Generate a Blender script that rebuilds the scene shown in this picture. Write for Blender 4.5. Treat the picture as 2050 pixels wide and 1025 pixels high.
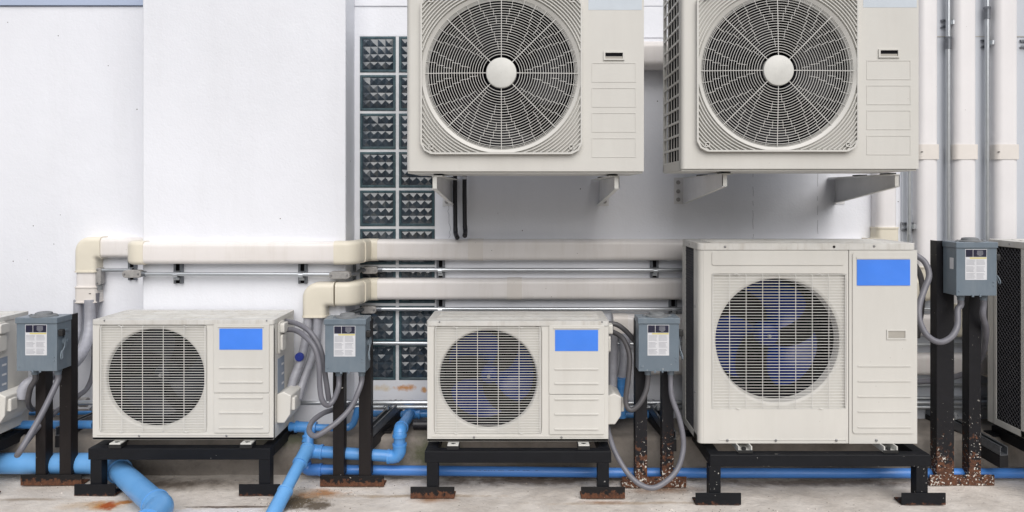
import bpy, math, random
from mathutils import Vector, Matrix
R = math.radians
rnd = random.Random(7)
for o in list(bpy.data.objects): bpy.data.objects.remove(o)
S = bpy.context.scene
COL = S.collection

# ------------------------------------------------------------ camera, sky, sun, exposure
F = 1404.0; VX = 1050.0; VY = 390.0; H = 1.324          # focal length in photo pixels, vanishing point, eye height
cam = bpy.data.cameras.new('camera'); co = bpy.data.objects.new('camera', cam); COL.objects.link(co)
co.location = (0, 0, H); co.rotation_euler = (R(90), 0, 0)
cam.sensor_width = 36; cam.lens = F/2050*36
cam.shift_x = (1025-VX)/2050; cam.shift_y = -(512.5-VY)/2050
cam.clip_end = 500; cam.clip_start = .05
S.camera = co
SUN_EL, SUN_AZ = 43, 12          # elevation; degrees to the right of straight behind the camera
w = bpy.data.worlds.new('World'); S.world = w; w.use_nodes = True
nt = w.node_tree; bg = nt.nodes['Background']
sky = nt.nodes.new('ShaderNodeTexSky'); sky.sky_type = 'NISHITA'; sky.sun_disc = False
sky.sun_elevation = R(SUN_EL); sky.sun_rotation = R(180-SUN_AZ)
sky.air_density = 1.0; sky.dust_density = 3.5; sky.ozone_density = 1.0
nt.links.new(sky.outputs[0], bg.inputs[0]); bg.inputs[1].default_value = .05
sl = bpy.data.lights.new('sun', 'SUN'); so = bpy.data.objects.new('sun', sl); COL.objects.link(so)
sl.energy = 2.8; sl.angle = R(62); sl.color = (1, .985, .97)
d = Vector((math.sin(R(SUN_AZ))*math.cos(R(SUN_EL)), -math.cos(R(SUN_AZ))*math.cos(R(SUN_EL)), math.sin(R(SUN_EL))))
so.rotation_euler = d.to_track_quat('Z', 'Y').to_euler(); so.location = (3, -6, 8)
S.view_settings.view_transform = 'Standard'; S.view_settings.look = 'None'
S.view_settings.exposure = .15; S.view_settings.gamma = 1
S.render.resolution_x = 1024; S.render.resolution_y = 512

def X(px, Y): return (px-VX)/F*Y
def Z(py, Y): return H+(VY-py)/F*Y
def P(px, py, Y): return Vector((X(px, Y), Y, Z(py, Y)))

# depths (metres from the camera)
YW, YC, YL = 3.60, 3.42, 3.75            # glass block wall, pillar face, left wall
YK = 3.318; ZK = .178                    # kerb edge and height

# ------------------------------------------------------------ materials
def mat(name, col, rough=.5, metal=0., var=.06, vs=6., stretch=(1,1,1), bump=0., bs=150., spec=.5, specks=None, grime=None,
        rust=None, splat=None, col2=None, stains=(), bump2=0., bs2=8., coat=0., rv=.0, obj=True, extra=None):
    m = bpy.data.materials.new(name); m.use_nodes = True; t = m.node_tree; b = t.nodes['Principled BSDF']
    L = t.links.new
    def nd(k, **kw):
        n = t.nodes.new(k)
        for a, v in kw.items(): setattr(n, a, v)
        return n
    tc = nd('ShaderNodeTexCoord'); oi = nd('ShaderNodeObjectInfo')
    src = tc.outputs['Object']
    if obj:
        ad = nd('ShaderNodeVectorMath', operation='ADD'); sc = nd('ShaderNodeVectorMath', operation='SCALE')
        cmb = nd('ShaderNodeCombineXYZ'); L(oi.outputs['Random'], cmb.inputs[0]); L(oi.outputs['Random'], cmb.inputs[1])
        L(cmb.outputs[0], sc.inputs[0]); sc.inputs['Scale'].default_value = 9.
        L(src, ad.inputs[0]); L(sc.outputs[0], ad.inputs[1]); rsrc = ad.outputs[0]
    else: rsrc = src
    mp = nd('ShaderNodeMapping'); mp.inputs['Scale'].default_value = stretch; L(rsrc, mp.inputs[0])
    def noise(scale, detail=5., v=None, rg=.6):
        n = nd('ShaderNodeTexNoise'); n.inputs['Scale'].default_value = scale; n.inputs['Detail'].default_value = detail
        n.inputs['Roughness'].default_value = rg
        L(v or rsrc, n.inputs['Vector']); return n.outputs[0]
    def ramp(f, a, c, va=0., vc=1.):
        r = nd('ShaderNodeMapRange'); r.inputs[1].default_value = a; r.inputs[2].default_value = c
        r.inputs[3].default_value = va; r.inputs[4].default_value = vc; L(f, r.inputs[0]); return r.outputs[0]
    def mix(f, a, c):
        x = nd('ShaderNodeMix', data_type='RGBA'); L(f, x.inputs[0])
        for i, v in ((6, a), (7, c)):
            if isinstance(v, tuple): x.inputs[i].default_value = (*v, 1)
            else: L(v, x.inputs[i])
        return x.outputs[2]
    def math_(op, a, c):
        x = nd('ShaderNodeMath', operation=op)
        for i, v in ((0, a), (1, c)):
            if isinstance(v, (int, float)): x.inputs[i].default_value = v
            else: L(v, x.inputs[i])
        x.use_clamp = False
        return x.outputs[0]
    c2 = col2 or tuple(max(0, c*(1-var*3)) for c in col)
    cur = mix(ramp(noise(vs, 6., mp.outputs[0]), .3, .75), tuple(col), c2)
    rough_s = None
    if rv:
        rough_s = ramp(noise(vs*2.3, 4.), .3, .7, max(0, rough-rv), min(1, rough+rv))
    heights = []
    if grime:                       # thin run-down dirt: (colour, scale, strength)
        gm = nd('ShaderNodeMapping'); gm.inputs['Scale'].default_value = (1, 1, .12); L(rsrc, gm.inputs[0])
        g1 = ramp(noise(grime[1], 6., gm.outputs[0], .7), .5, .78, 0, grime[2]); cur = mix(g1, cur, grime[0])
        g2 = ramp(noise(grime[1]*.35, 5.), .45, .8, 0, grime[2]*.7); cur = mix(g2, cur, grime[0])
    if specks:                      # (colour, scale, threshold, cluster noise)
        sc_, ss, th = specks
        v = nd('ShaderNodeTexVoronoi'); v.inputs['Scale'].default_value = ss; L(rsrc, v.inputs['Vector'])
        dd = math_('ADD', v.outputs['Distance'], ramp(noise(ss*.13, 3.), .40, .56, .5, 0.))
        cur = mix(ramp(dd, th, th*.7), cur, sc_)
    if rust:                        # (amount, z0, z1): more rust towards z0
        am, z0, z1 = rust
        sx = nd('ShaderNodeSeparateXYZ'); L(src, sx.inputs[0])
        g = ramp(sx.outputs[2], z0, z1, .28, -.05)
        f = math_('ADD', noise(48., 8., None, .72), g)
        rm = ramp(f, .66-am, .72-am)
        rc = mix(ramp(noise(70., 4.), .35, .65), (.14, .060, .032), (.065, .032, .022))
        cur = mix(rm, cur, rc); heights.append((rm, .25))
        if rough_s is None: rough_s = ramp(rm, 0, 1, rough, .9)
    if splat:                       # (colour, scale, threshold, z0, z1) paint drops, denser towards z0
        pc, ss, th, z0, z1 = splat
        sx = nd('ShaderNodeSeparateXYZ'); L(src, sx.inputs[0])
        g = ramp(sx.outputs[2], z0, z1, 1., 0.)
        big_ = math_('MULTIPLY', ramp(noise(ss*.22, 3.), .35, .75, -.06, .06), 1.)
        ff = math_('ADD', math_('ADD', noise(ss, 3., None, .62), big_), math_('MULTIPLY', math_('MULTIPLY', g, g), th))
        cur = mix(ramp(ff, .735, .755), cur, pc)
    for (cx, cy, cz, rx, ry, rz, sc_, soft, ns) in stains:   # a stain with a place and ragged outline of its own
        mpp = nd('ShaderNodeMapping'); mpp.vector_type = 'TEXTURE'
        mpp.inputs['Location'].default_value = (cx, cy, cz); mpp.inputs['Scale'].default_value = (rx, ry, rz); L(src, mpp.inputs[0])
        ln = nd('ShaderNodeVectorMath', operation='LENGTH'); L(mpp.outputs[0], ln.inputs[0])
        f = math_('ADD', ln.outputs['Value'], math_('MULTIPLY', math_('SUBTRACT', noise(ns, 7., src, .7), .5), 2.2))
        cur = mix(ramp(f, 1., 1.-soft, 0., .93), cur, sc_)
    L(cur, b.inputs['Base Color'])
    if rough_s is not None: L(rough_s, b.inputs['Roughness'])
    else: b.inputs['Roughness'].default_value = rough
    b.inputs['Metallic'].default_value = metal
    b.inputs['Specular IOR Level'].default_value = spec
    b.inputs['Coat Weight'].default_value = coat
    prev = None
    for (sc_, st, dist) in ((bs, bump, .002), (bs2, bump2, .01)):
        if st:
            bn = nd('ShaderNodeBump'); bn.inputs['Strength'].default_value = st; bn.inputs['Distance'].default_value = dist
            L(noise(sc_, 6.), bn.inputs['Height'])
            if prev: L(prev, bn.inputs['Normal'])
            prev = bn.outputs[0]
    for h, st in heights:
        bn = nd('ShaderNodeBump'); bn.inputs['Strength'].default_value = st; bn.inputs['Distance'].default_value = .001
        L(h, bn.inputs['Height'])
        if prev: L(prev, bn.inputs['Normal'])
        prev = bn.outputs[0]
    if prev: L(prev, b.inputs['Normal'])
    return m

RUSTC = (.42, .13, .03)
M = {}
M['wall'] = mat('white_wall_paint', (.80, .82, .875), .55, var=.025, vs=1.1, bump=.45, bs=90, bump2=.25, bs2=9, specks=((.06,.05,.05), 17, .06), obj=False, grime=((.58,.59,.61), 5, .18),
    stains=((X(812,YW), YW, Z(776,YW), .06, .05, .018, (.62,.28,.08), .7, 26), (X(765,YW), YW, Z(776,YW), .06, .05, .02, (.66,.55,.38), .9, 26), (X(849,YW), YW, Z(780,YW), .018, .05, .02, (.6,.3,.1), .7, 30)))
M['wall_blue'] = mat('pale_blue_wall_paint', (.44, .52, .68), .6, var=.03, vs=2, bump=.2, obj=False)
M['mortar'] = mat('white_grout', (.72, .74, .77), .7, var=.06, vs=20, bump=.3, bs=120)
M['concrete'] = mat('kerb_concrete', (.30, .27, .24), .85, var=.1, vs=7, col2=(.13, .115, .10), bump=.7, bs=60, bump2=.7, bs2=14, obj=False,
    stains=((X(860,YK), YK, .10, .16, .2, .10, (.10,.105,.06), .8, 18), (X(570,YK), YK, .17, .25, .12, .05, (.09,.095,.06), .9, 20), (X(300,YK), YK, .02, .5, .1, .06, (.09,.08,.07), .9, 14),
            (X(1100,YK), YK, .05, .5, .1, .07, (.10,.09,.075), .9, 14), (X(1700,YK), YK, .02, .6, .1, .05, (.10,.09,.08), .9, 14)))
M['cabinet'] = mat('ivory_powder_coat', (.625, .615, .58), .42, var=.03, vs=4, stretch=(1,1,.3), bump=.06, bs=700, specks=((.16,.13,.11), 26, .035), rv=.06, grime=((.40,.37,.32), 14, .12))
M['cabinet_top'] = mat('ivory_powder_coat_weathered', (.63, .625, .60), .5, var=.05, vs=9, bump=.1, bs=400, specks=((.2,.15,.12), 26, .05), grime=((.33,.29,.23), 30, .5))
M['guard'] = mat('ivory_guard_plastic', (.62, .612, .58), .45, var=.03, vs=6)
M['guard_wire'] = mat('ivory_coated_wire', (.70, .695, .67), .45, var=.05, vs=9)
M['sticker_blue'] = mat('blue_sticker_vinyl', (.065, .24, .86), .36, var=.05, vs=5, bump=.3, bs=14, rv=.08)
M['sticker_pale'] = mat('faded_pale_blue_sticker', (.56, .62, .68), .5, var=.04, vs=8)
M['rating'] = mat('silver_blue_rating_plate', (.23, .28, .36), .4, var=.04, vs=20)
M['dark'] = mat('dark_interior_metal', (.007, .007, .010), .75, var=.2, vs=30, spec=.15)
M['fin'] = mat('dark_coil_fins', (.02, .021, .026), .35, metal=.3, var=.3, vs=60)
M['fan_blue'] = mat('navy_fan_plastic', (.0015, .012, .105), .26, var=.1, vs=8, specks=((.2,.2,.25), 60, .05), spec=.3)
M['fan_dark'] = mat('charcoal_fan_plastic', (.008, .008, .013), .5, var=.15, vs=8, spec=.3)
M['fan_grey'] = mat('dark_slate_fan_plastic', (.008, .011, .020), .4, var=.15, vs=8, specks=((.3,.3,.32), 60, .05), spec=.25)
M['steel_black'] = mat('black_painted_steel', (.008, .009, .012), .5, var=.1, vs=20, bump=.2, bs=120, spec=.22, rust=(-.06, 0., .03), splat=((.5,.5,.48), 60, .0, 0, 1))
M['steel_rust'] = mat('rust_bitten_black_steel', (.012, .011, .012), .55, var=.1, vs=20, bump=.3, bs=120, spec=.25, rust=(.03, 0.008, .050), splat=((.50,.47,.42), 60, .03, 0, .1))
M['steel_chipped'] = mat('chipped_black_painted_steel', (.008, .009, .012), .5, var=.1, vs=20, bump=.2, bs=120, spec=.22, splat=((.6,.59,.56), 70, .075, .160, .185))
M['steel_post'] = mat('weathered_black_post_steel', (.016, .013, .013), .5, var=.1, vs=20, stretch=(1,1,.2), bump=.2, bs=120, spec=.25, rust=(-.02, 0., .05), splat=((.6,.58,.54), 55, .02, 0, .6))
M['steel_flaked'] = mat('rusty_post_steel_with_paint_splashes', (.010, .010, .013), .5, var=.1, vs=20, bump=.3, bs=120, spec=.3, rust=(.0, .0, .40), splat=((.60,.58,.53), 95, .17, 0, .75))
M['galv'] = mat('galvanised_steel', (.55, .58, .61), .33, metal=.8, var=.03, vs=30, rv=.04)
M['galv_dull'] = mat('dull_zinc_strut', (.23, .245, .27), .4, metal=.75, var=.1, vs=40, rv=.05)
M['cast'] = mat('cast_grey_fitting', (.40, .39, .38), .6, metal=.25, var=.12, vs=60, bump=.4, bs=200)
M['cream'] = mat('cream_duct_fitting_plastic', (.74, .695, .585), .42, var=.03, vs=6, specks=((.1,.08,.06), 24, .03))
M['duct'] = mat('off_white_duct_plastic', (.80, .77, .755), .33, var=.03, vs=5, stretch=(.4,1,1), specks=((.1,.08,.06), 24, .05), grime=((.50,.45,.38), 16, .25))
M['box'] = mat('blue_grey_enamel', (.15, .19, .23), .36, var=.05, vs=7, bump=.1, bs=300, rv=.08, specks=((.6,.62,.62), 26, .08), grime=((.26,.29,.31), 26, .35))
M['box_chipped'] = mat('blue_grey_enamel_with_white_paint_chips', (.15, .19, .23), .36, var=.05, vs=7, bump=.1, bs=300, rv=.08, splat=((.62,.62,.60), 46, .10, .03, .13))
M['box_cap'] = mat('dusty_grey_cap', (.20, .21, .22), .7, var=.1, vs=30, bump=.3)
M['white'] = mat('white_label_paper', (.66, .67, .70), .5, var=.05, vs=20)
M['ink'] = mat('dark_navy_ink', (.015, .015, .04), .45, var=.1, vs=20)
M['ink_grey'] = mat('faded_grey_ink', (.30, .31, .35), .5, var=.1, vs=50)
M['yellow'] = mat('pale_yellow_ink', (.62, .55, .22), .5, var=.04)
M['conduit'] = mat('grey_flexible_conduit', (.17, .17, .195), .42, var=.08, vs=14, bump=.15, bs=160, specks=((.45,.42,.36), 40, .06), rv=.08)
M['conduit_dark'] = mat('dusty_dark_conduit', (.085, .082, .088), .5, var=.1, vs=14, bump=.2, specks=((.4,.37,.32), 40, .07))
M['insul'] = mat('grey_wrapping_tape', (.38, .39, .44), .42, var=.07, vs=14, stretch=(1,1,3), grime=((.20,.19,.19), 20, .45), bump=.35, bs=45, bump2=.3, bs2=30)
M['pvc'] = mat('blue_pvc', (.075, .29, .68), .34, var=.05, vs=5, bump=.08, bs=120, specks=((.45,.5,.5), 26, .04), rv=.1, grime=((.16,.20,.24), 18, .3),
    stains=())
M['pvc_deep'] = mat('deep_blue_pvc', (.06, .21, .58), .34, var=.05, vs=5, bump=.05, rv=.07)
M['pvc_weather'] = mat('weathered_blue_pvc', (.15, .38, .72), .38, var=.06, vs=5, col2=(.10,.30,.62), bump=.1, rv=.07, obj=False,
    stains=((X(240,3.05), 3.05, .02, .15, .2, .09, (.16,.26,.22), .9, 22), (X(562,3.0), 3.0, .12, .05, .1, .05, (.10,.42,.42), .9, 20)))
M['black_pipe'] = mat('black_drain_plastic', (.018, .018, .024), .4, var=.1, vs=20)
M['beam'] = mat('plain_black_beam_steel', (.008, .008, .010), .5, var=.15, vs=20)
M['rubber'] = mat('black_rubber', (.012, .012, .013), .6, var=.1, vs=30)
M['foot'] = mat('white_mount_bracket', (.66, .66, .63), .4, var=.05, vs=20)
M['bracket'] = mat('white_enamel_bracket', (.72, .72, .73), .38, var=.05, vs=10)
M['duct_white'] = mat('white_duct_plastic', (.79, .775, .785), .26, var=.02, vs=5, specks=((.1,.08,.06), 24, .04))
M['joint'] = mat('ivory_duct_joint', (.74, .70, .66), .42, var=.03, vs=6)
M['panel_grey'] = mat('pale_grey_blue_wall_paint', (.52, .55, .60), .6, var=.02, vs=2, bump=.3, bs=90, obj=False)
M['mesh'] = mat('dusty_black_mesh', (.09, .09, .10), .5, var=.1, vs=20)
M['screw'] = mat('zinc_screw', (.35, .35, .36), .35, metal=.8, var=.05)
M['cap_blue'] = mat('navy_plastic_cap', (.02, .04, .28), .4, var=.05)
M['glass'] = mat('dark_teal_glass', (.040, .058, .078), .16, var=.3, vs=6, col2=(.012,.018,.026), spec=.9)
M['glass_rim'] = mat('pale_teal_glass_edge', (.07, .12, .14), .10, var=.25, vs=30, col2=(.02,.045,.06), spec=.8)
M['groove'] = mat('groove_shadow_ivory', (.40, .38, .34), .5, var=.05)

# ------------------------------------------------------------ mesh builder
class MB:
    def __init__(s): s.v = []; s.f = []; s.m = []; s.mi = 0
    def add(s, vs, fs):
        o = len(s.v); s.v += [tuple(p) for p in vs]
        for f in fs: s.f.append([o+i for i in f]); s.m.append(s.mi)
        return s
    def box(s, x0, x1, y0, y1, z0, z1):
        if x0 > x1: x0, x1 = x1, x0
        if y0 > y1: y0, y1 = y1, y0
        if z0 > z1: z0, z1 = z1, z0
        return s.add([(x0,y0,z0),(x1,y0,z0),(x1,y1,z0),(x0,y1,z0),(x0,y0,z1),(x1,y0,z1),(x1,y1,z1),(x0,y1,z1)],
                     [(0,3,2,1),(4,5,6,7),(0,1,5,4),(1,2,6,5),(2,3,7,6),(3,0,4,7)])
    def prism(s, pts, y0, y1, axis='y'):
        """outline pts in (x,z) [axis y], (y,z) [axis x] or (x,y) [axis z]"""
        n = len(pts)
        def q(p, t): return {'y': (p[0], t, p[1]), 'x': (t, p[0], p[1]), 'z': (p[0], p[1], t)}[axis]
        vs = [q(p, y0) for p in pts]+[q(p, y1) for p in pts]
        return s.add(vs, [list(range(n)), list(range(2*n-1, n-1, -1))]+[(i, i+n, (i+1) % n+n, (i+1) % n) for i in range(n)])
    def rrect(s, x0, x1, z0, z1, y0, y1, r, n=6, axis='y', dome=0.):
        return s.prism(rr(x0, x1, z0, z1, r, n), y0, y1, axis)
    def cyl(s, c, r, a, b, axis='y', n=24, r2=None):
        pts = [(math.cos(t*2*math.pi/n), math.sin(t*2*math.pi/n)) for t in range(n)]
        r2 = r if r2 is None else r2
        def q(u, v, t): return {'y': (c[0]+u, t, c[1]+v), 'x': (t, c[0]+u, c[1]+v), 'z': (c[0]+u, c[1]+v, t)}[axis]
        vs = [q(u*r, v*r, a) for u, v in pts]+[q(u*r2, v*r2, b) for u, v in pts]
        return s.add(vs, [list(range(n)), list(range(2*n-1, n-1, -1))]+[(i, i+n, (i+1) % n+n, (i+1) % n) for i in range(n)])
    def lathe(s, c, prof, axis='y', n=48, closed=False):
        """prof: list of (radius, t) along axis"""
        vs = []; fs = []
        for r, t in prof:
            for k in range(n):
                u = r*math.cos(2*math.pi*k/n); v = r*math.sin(2*math.pi*k/n)
                vs.append({'y': (c[0]+u, t, c[1]+v), 'x': (t, c[0]+u, c[1]+v), 'z': (c[0]+u, c[1]+v, t)}[axis])
        for i in range(len(prof)-1):
            for k in range(n):
                a = i*n+k; b_ = i*n+(k+1) % n; fs.append((a, b_, b_+n, a+n))
        if closed: fs.append(list(range(n))[::-1]); fs.append([len(vs)-n+k for k in range(n)])
        return s.add(vs, fs)
    def loops(s, loops, cap=True, ring=True):
        n = len(loops[0]); vs = [p for l in loops for p in l]; fs = []
        for i in range(len(loops)-1):
            for k in range(n if ring else n-1):
                a = i*n+k; b_ = i*n+(k+1) % n; fs.append((a, b_, b_+n, a+n))
        if cap: fs.append(list(range(n))[::-1]); fs.append([len(vs)-n+k for k in range(n)])
        return s.add(vs, fs)
    def tube(s, pts, r, n=12, cap=True, smooth=0, hollow=False):
        pts = [Vector(p) for p in pts]
        if smooth: pts = crom(pts, smooth)
        T = [(pts[min(i+1, len(pts)-1)]-pts[max(i-1, 0)]).normalized() for i in range(len(pts))]
        u = Vector((0, 0, 1)) if abs(T[0].z) < .9 else Vector((0, 1, 0))
        u = (u-T[0]*u.dot(T[0])).normalized(); L = []
        for i, p in enumerate(pts):
            u = (u-T[i]*u.dot(T[i])).normalized(); v = T[i].cross(u)
            rr_ = r[i*(len(r)-1)//max(1, len(pts)-1)] if isinstance(r, (list, tuple)) else r
            L.append([p+(u*math.cos(2*math.pi*k/n)+v*math.sin(2*math.pi*k/n))*rr_ for k in range(n)])
        return s.loops(L, cap)
    def sweep(s, path, fixed, prof, cap=True):
        """profile (u along fixed, v along tangent x fixed) swept along a dense path, mitred"""
        path = [Vector(p) for p in path]; fixed = Vector(fixed); L = []
        for i, p in enumerate(path):
            t0 = (path[i]-path[i-1]).normalized() if i else None
            t1 = (path[i+1]-path[i]).normalized() if i < len(path)-1 else None
            t0 = t0 or t1; t1 = t1 or t0
            t = (t0+t1).normalized(); k = 1/max(.3, t.dot(t1)); b_ = t.cross(fixed).normalized()
            L.append([p+fixed*a+b_*(c*k) for a, c in prof])
        return s.loops(L, cap)
    def quad(s, *p): return s.add(p, [tuple(range(len(p)))])
    def annulus(s, cx, cz, outer, inner, y0, y1, extra=()):
        """flat plate between two closed outlines given as radius(angle), front at y0, back at y1"""
        A = sorted(set([round(2*math.pi*k/96, 6) for k in range(96)]+[round(a % (2*math.pi), 6) for a in extra]))
        n = len(A)
        def ring(fn, y): return [(cx+fn(a)*math.cos(a), y, cz+fn(a)*math.sin(a)) for a in A]
        vs = ring(outer, y0)+ring(inner, y0)+ring(inner, y1)+ring(outer, y1); fs = []
        for j in range(4):
            for k in range(n):
                a = j*n+k; b_ = j*n+(k+1) % n; c = (j+1) % 4
                fs.append((a, b_, c*n+(k+1) % n, c*n+k))
        return s.add(vs, fs)
    def build(s, name, mats, parent=None, bevel=0., seg=2, sharp=35, smooth=True):
        me = bpy.data.meshes.new(name); me.from_pydata(s.v, [], s.f); me.update()
        if not isinstance(mats, (list, tuple)): mats = [mats]
        for q in mats: me.materials.append(M[q])
        for p, i in zip(me.polygons, s.m): p.material_index = i; p.use_smooth = smooth
        import bmesh
        bm = bmesh.new(); bm.from_mesh(me); bmesh.ops.recalc_face_normals(bm, faces=bm.faces); bm.to_mesh(me); bm.free()
        if smooth: me.set_sharp_from_angle(angle=R(sharp))
        o = bpy.data.objects.new(name, me); COL.objects.link(o)
        if parent: o.parent = parent
        if bevel:
            b = o.modifiers.new('bevel', 'BEVEL'); b.width = bevel; b.segments = seg; b.limit_method = 'ANGLE'; b.angle_limit = R(40)
            b.harden_normals = True
        return o

def rr(x0, x1, z0, z1, r, n=6):
    r = min(r, abs(x1-x0)/2-1e-5, abs(z1-z0)/2-1e-5); out = []
    for cx, cz, a0 in ((x1-r, z0+r, -90), (x1-r, z1-r, 0), (x0+r, z1-r, 90), (x0+r, z0+r, 180)):
        for k in range(n+1):
            a = R(a0+90*k/n); out.append((cx+r*math.cos(a), cz+r*math.sin(a)))
    return out
def ray_rect(x0, x1, z0, z1):
    def f(a):
        c, s_ = math.cos(a), math.sin(a); t = 1e9
        if c > 1e-9: t = min(t, x1/c)
        if c < -1e-9: t = min(t, x0/c)
        if s_ > 1e-9: t = min(t, z1/s_)
        if s_ < -1e-9: t = min(t, z0/s_)
        return t
    return f
def ray_rrect(h, r):
    """rounded square of half size h and corner radius r"""
    def f(a):
        c, s_ = abs(math.cos(a)), abs(math.sin(a)); t = h/max(c, s_)
        x, z = c*t, s_*t
        if x > h-r and z > h-r:
            k = h-r; B = k*(c+s_); D = B*B-(2*k*k-r*r); t = B+math.sqrt(max(0, D))
        return t
    return f
def corners(x0, x1, z0, z1): return [math.atan2(z, x) for x in (x0, x1) for z in (z0, z1)]
def crom(p, n):
    q = [p[0]*2-p[1]]+list(p)+[p[-1]*2-p[-2]]; out = []
    for i in range(1, len(q)-2):
        for k in range(n):
            t = k/n; a, b_, c, d_ = q[i-1:i+3]
            out.append(.5*((2*b_)+(c-a)*t+(2*a-5*b_+4*c-d_)*t*t+(3*b_-a-3*c+d_)*t**3))
    out.append(p[-1]); return out
def fillet(pts, r, n=6):
    pts = [Vector(p) for p in pts]; out = [pts[0]]
    for a, b_, c in zip(pts, pts[1:], pts[2:]):
        u = (a-b_).normalized(); v = (c-b_).normalized(); ang = u.angle(v); dd = r/math.tan(ang/2)
        p0 = b_+u*dd; ctr = b_+(u+v).normalized()*(r/math.sin(ang/2)); p1 = b_+v*dd
        w0 = p0-ctr; w1 = p1-ctr; tot = w0.angle(w1)
        for k in range(n+1):
            t = k/n; q = (w0*math.sin((1-t)*tot)+w1*math.sin(t*tot))/math.sin(tot); out.append(ctr+q)
    out.append(pts[-1]); return out
def tag(o, label=None, cat=None, group=None, kind=None):
    if label: o['label'] = label
    if cat: o['category'] = cat
    if group: o['group'] = group
    if kind: o['kind'] = kind
    return o
def empty(name, loc, label, cat, group=None, rz=0.):
    o = bpy.data.objects.new(name, None); COL.objects.link(o); o.location = loc; o.rotation_euler.z = rz
    o.empty_display_size = .05
    return tag(o, label, cat, group)
def copy_tree(o, parent=None):
    c = o.copy(); COL.objects.link(c)
    if parent: c.parent = parent
    for ch in [k for k in bpy.data.objects if k.parent == o]: copy_tree(ch, c)
    return c
def place(root, loc, label, group=None):
    root.location = loc; root['label'] = label
    if group: root['group'] = group
    return root

# ------------------------------------------------------------ the setting: ground, kerb, walls
def ground():
    m = mat('stained_concrete_floor', (.76, .715, .665), .8, var=.1, vs=4.5, col2=(.50,.455,.41), bump=.9, bs=70, bump2=1., bs2=14, obj=False, grime=((.34,.30,.26), 7, .45),
        specks=((.10,.08,.06), 48, .11),
        stains=((X(190,2.98), 2.99, 0, .17, .06, 1, (.52,.38,.24), .9, 9), (X(208,3.0), 3.0, 0, .075, .055, 1, (.50,.22,.05), .8, 14), (X(212,2.98), 2.99, 0, .045, .045, 1, (.36,.07,.01), .5, 26), (X(246,3.02), 3.03, 0, .045, .03, 1, (.45,.17,.03), .5, 22), 
                (X(600,3.1), 3.08, 0, .16, .12, 1, (.34,.26,.18), .9, 8), (X(588,3.02), 3.03, 0, .11, .09, 1, (.085,.062,.035), .5, 20), (X(640,3.02), 3.0, 0, .07, .05, 1, (.10,.075,.05), .5, 24), (X(645,3.12), 3.12, 0, .11, .06, 1, (.38,.19,.08), .8, 14),
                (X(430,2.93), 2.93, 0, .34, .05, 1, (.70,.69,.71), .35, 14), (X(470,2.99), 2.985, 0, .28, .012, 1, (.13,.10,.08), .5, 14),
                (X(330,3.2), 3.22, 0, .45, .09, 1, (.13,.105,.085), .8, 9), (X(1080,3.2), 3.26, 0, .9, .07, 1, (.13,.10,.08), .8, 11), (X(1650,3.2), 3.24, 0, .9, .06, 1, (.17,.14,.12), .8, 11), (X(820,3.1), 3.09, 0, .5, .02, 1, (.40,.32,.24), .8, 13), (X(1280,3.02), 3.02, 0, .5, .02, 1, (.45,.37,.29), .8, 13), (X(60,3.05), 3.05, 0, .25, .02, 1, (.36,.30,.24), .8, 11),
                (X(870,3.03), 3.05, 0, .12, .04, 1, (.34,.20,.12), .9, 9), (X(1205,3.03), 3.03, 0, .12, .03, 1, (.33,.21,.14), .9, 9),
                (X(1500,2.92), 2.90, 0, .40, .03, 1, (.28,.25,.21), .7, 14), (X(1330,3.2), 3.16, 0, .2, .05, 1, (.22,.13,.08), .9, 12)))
    M['ground'] = m
    b = MB(); import mathutils
    xs = [-60,-20,-8]+[-4+.05*i for i in range(161)]+[8,20,60]; ys = [-60,-20,-5,0,1.5]+[2.3+.04*i for i in range(26)]+[3.34, 3.6]
    for y in ys:
        for x in xs:
            z = 0.
            if -4 <= x <= 4 and 2.3 <= y: z = mathutils.noise.noise((x*3.2, y*3.2, 1))*.006+mathutils.noise.noise((x*11, y*11, 5))*.003-.004
            b.v.append((x, y, z))
    nx = len(xs)
    for j in range(len(ys)-1):
        for i in range(nx-1): b.f.append((j*nx+i, j*nx+i+1, (j+1)*nx+i+1, (j+1)*nx+i)); b.m.append(0)
    tag(b.build('ground', 'ground', sharp=180), kind='structure')
ground()
M['bounce_cut'] = mat('dark_unseen_floor', (.055, .055, .055), .85, var=.1, vs=3, bump=.5, obj=False)
tag(MB().box(-60, 60, -60, 1.2, -.004, .004).build('bounce_cut_floor', 'bounce_cut'), kind='structure')  # unseen dark sheet behind the camera, added to weaken light bounced off the ground
b = MB()
pts = []
xs = [-6+.06*i for i in range(201)]
import mathutils
L = []
for x in xs:
    e = mathutils.noise.noise((x*4, 0, 3))*.008; t = mathutils.noise.noise((x*9, 2, 3))*.004
    L.append([(x, 3.9, -.02), (x, YK+e+.004, -.02), (x, YK+e, ZK-.02+t), (x, YK+e+.006, ZK-.006+t), (x, YK+e+.022, ZK+t), (x, 3.45, ZK), (x, 3.9, ZK)])
b.loops(L)
tag(b.build('kerb', 'concrete', sharp=50), kind='structure')

xc0 = X(285, YC); xc1 = X(692, YC); TOP = 4.2
# left wall and the blue painted wall above it
b = MB(); zt = Z(12, YL)
b.box(-6, xc0+.3, YL, YL+.2, 0, zt)
tag(b.build('plastered_wall', 'wall', bevel=.006), 'white recessed plaster wall at the far left with an elbow duct on it', 'wall')
b = MB(); b.box(-6, xc0+.3, YL-.012, YL+.2, zt+.002, TOP)
tag(b.build('painted_wall_band', 'wall_blue'), 'pale blue painted wall band above the white wall at the top left corner', 'wall')
b = MB(); b.box(xc0, xc1, YC, YL+.15, 0, TOP)
tag(b.build('wall_pillar', 'wall', bevel=.007, seg=3), 'wide white plaster pillar standing out left of the glass blocks', 'pillar')

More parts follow.
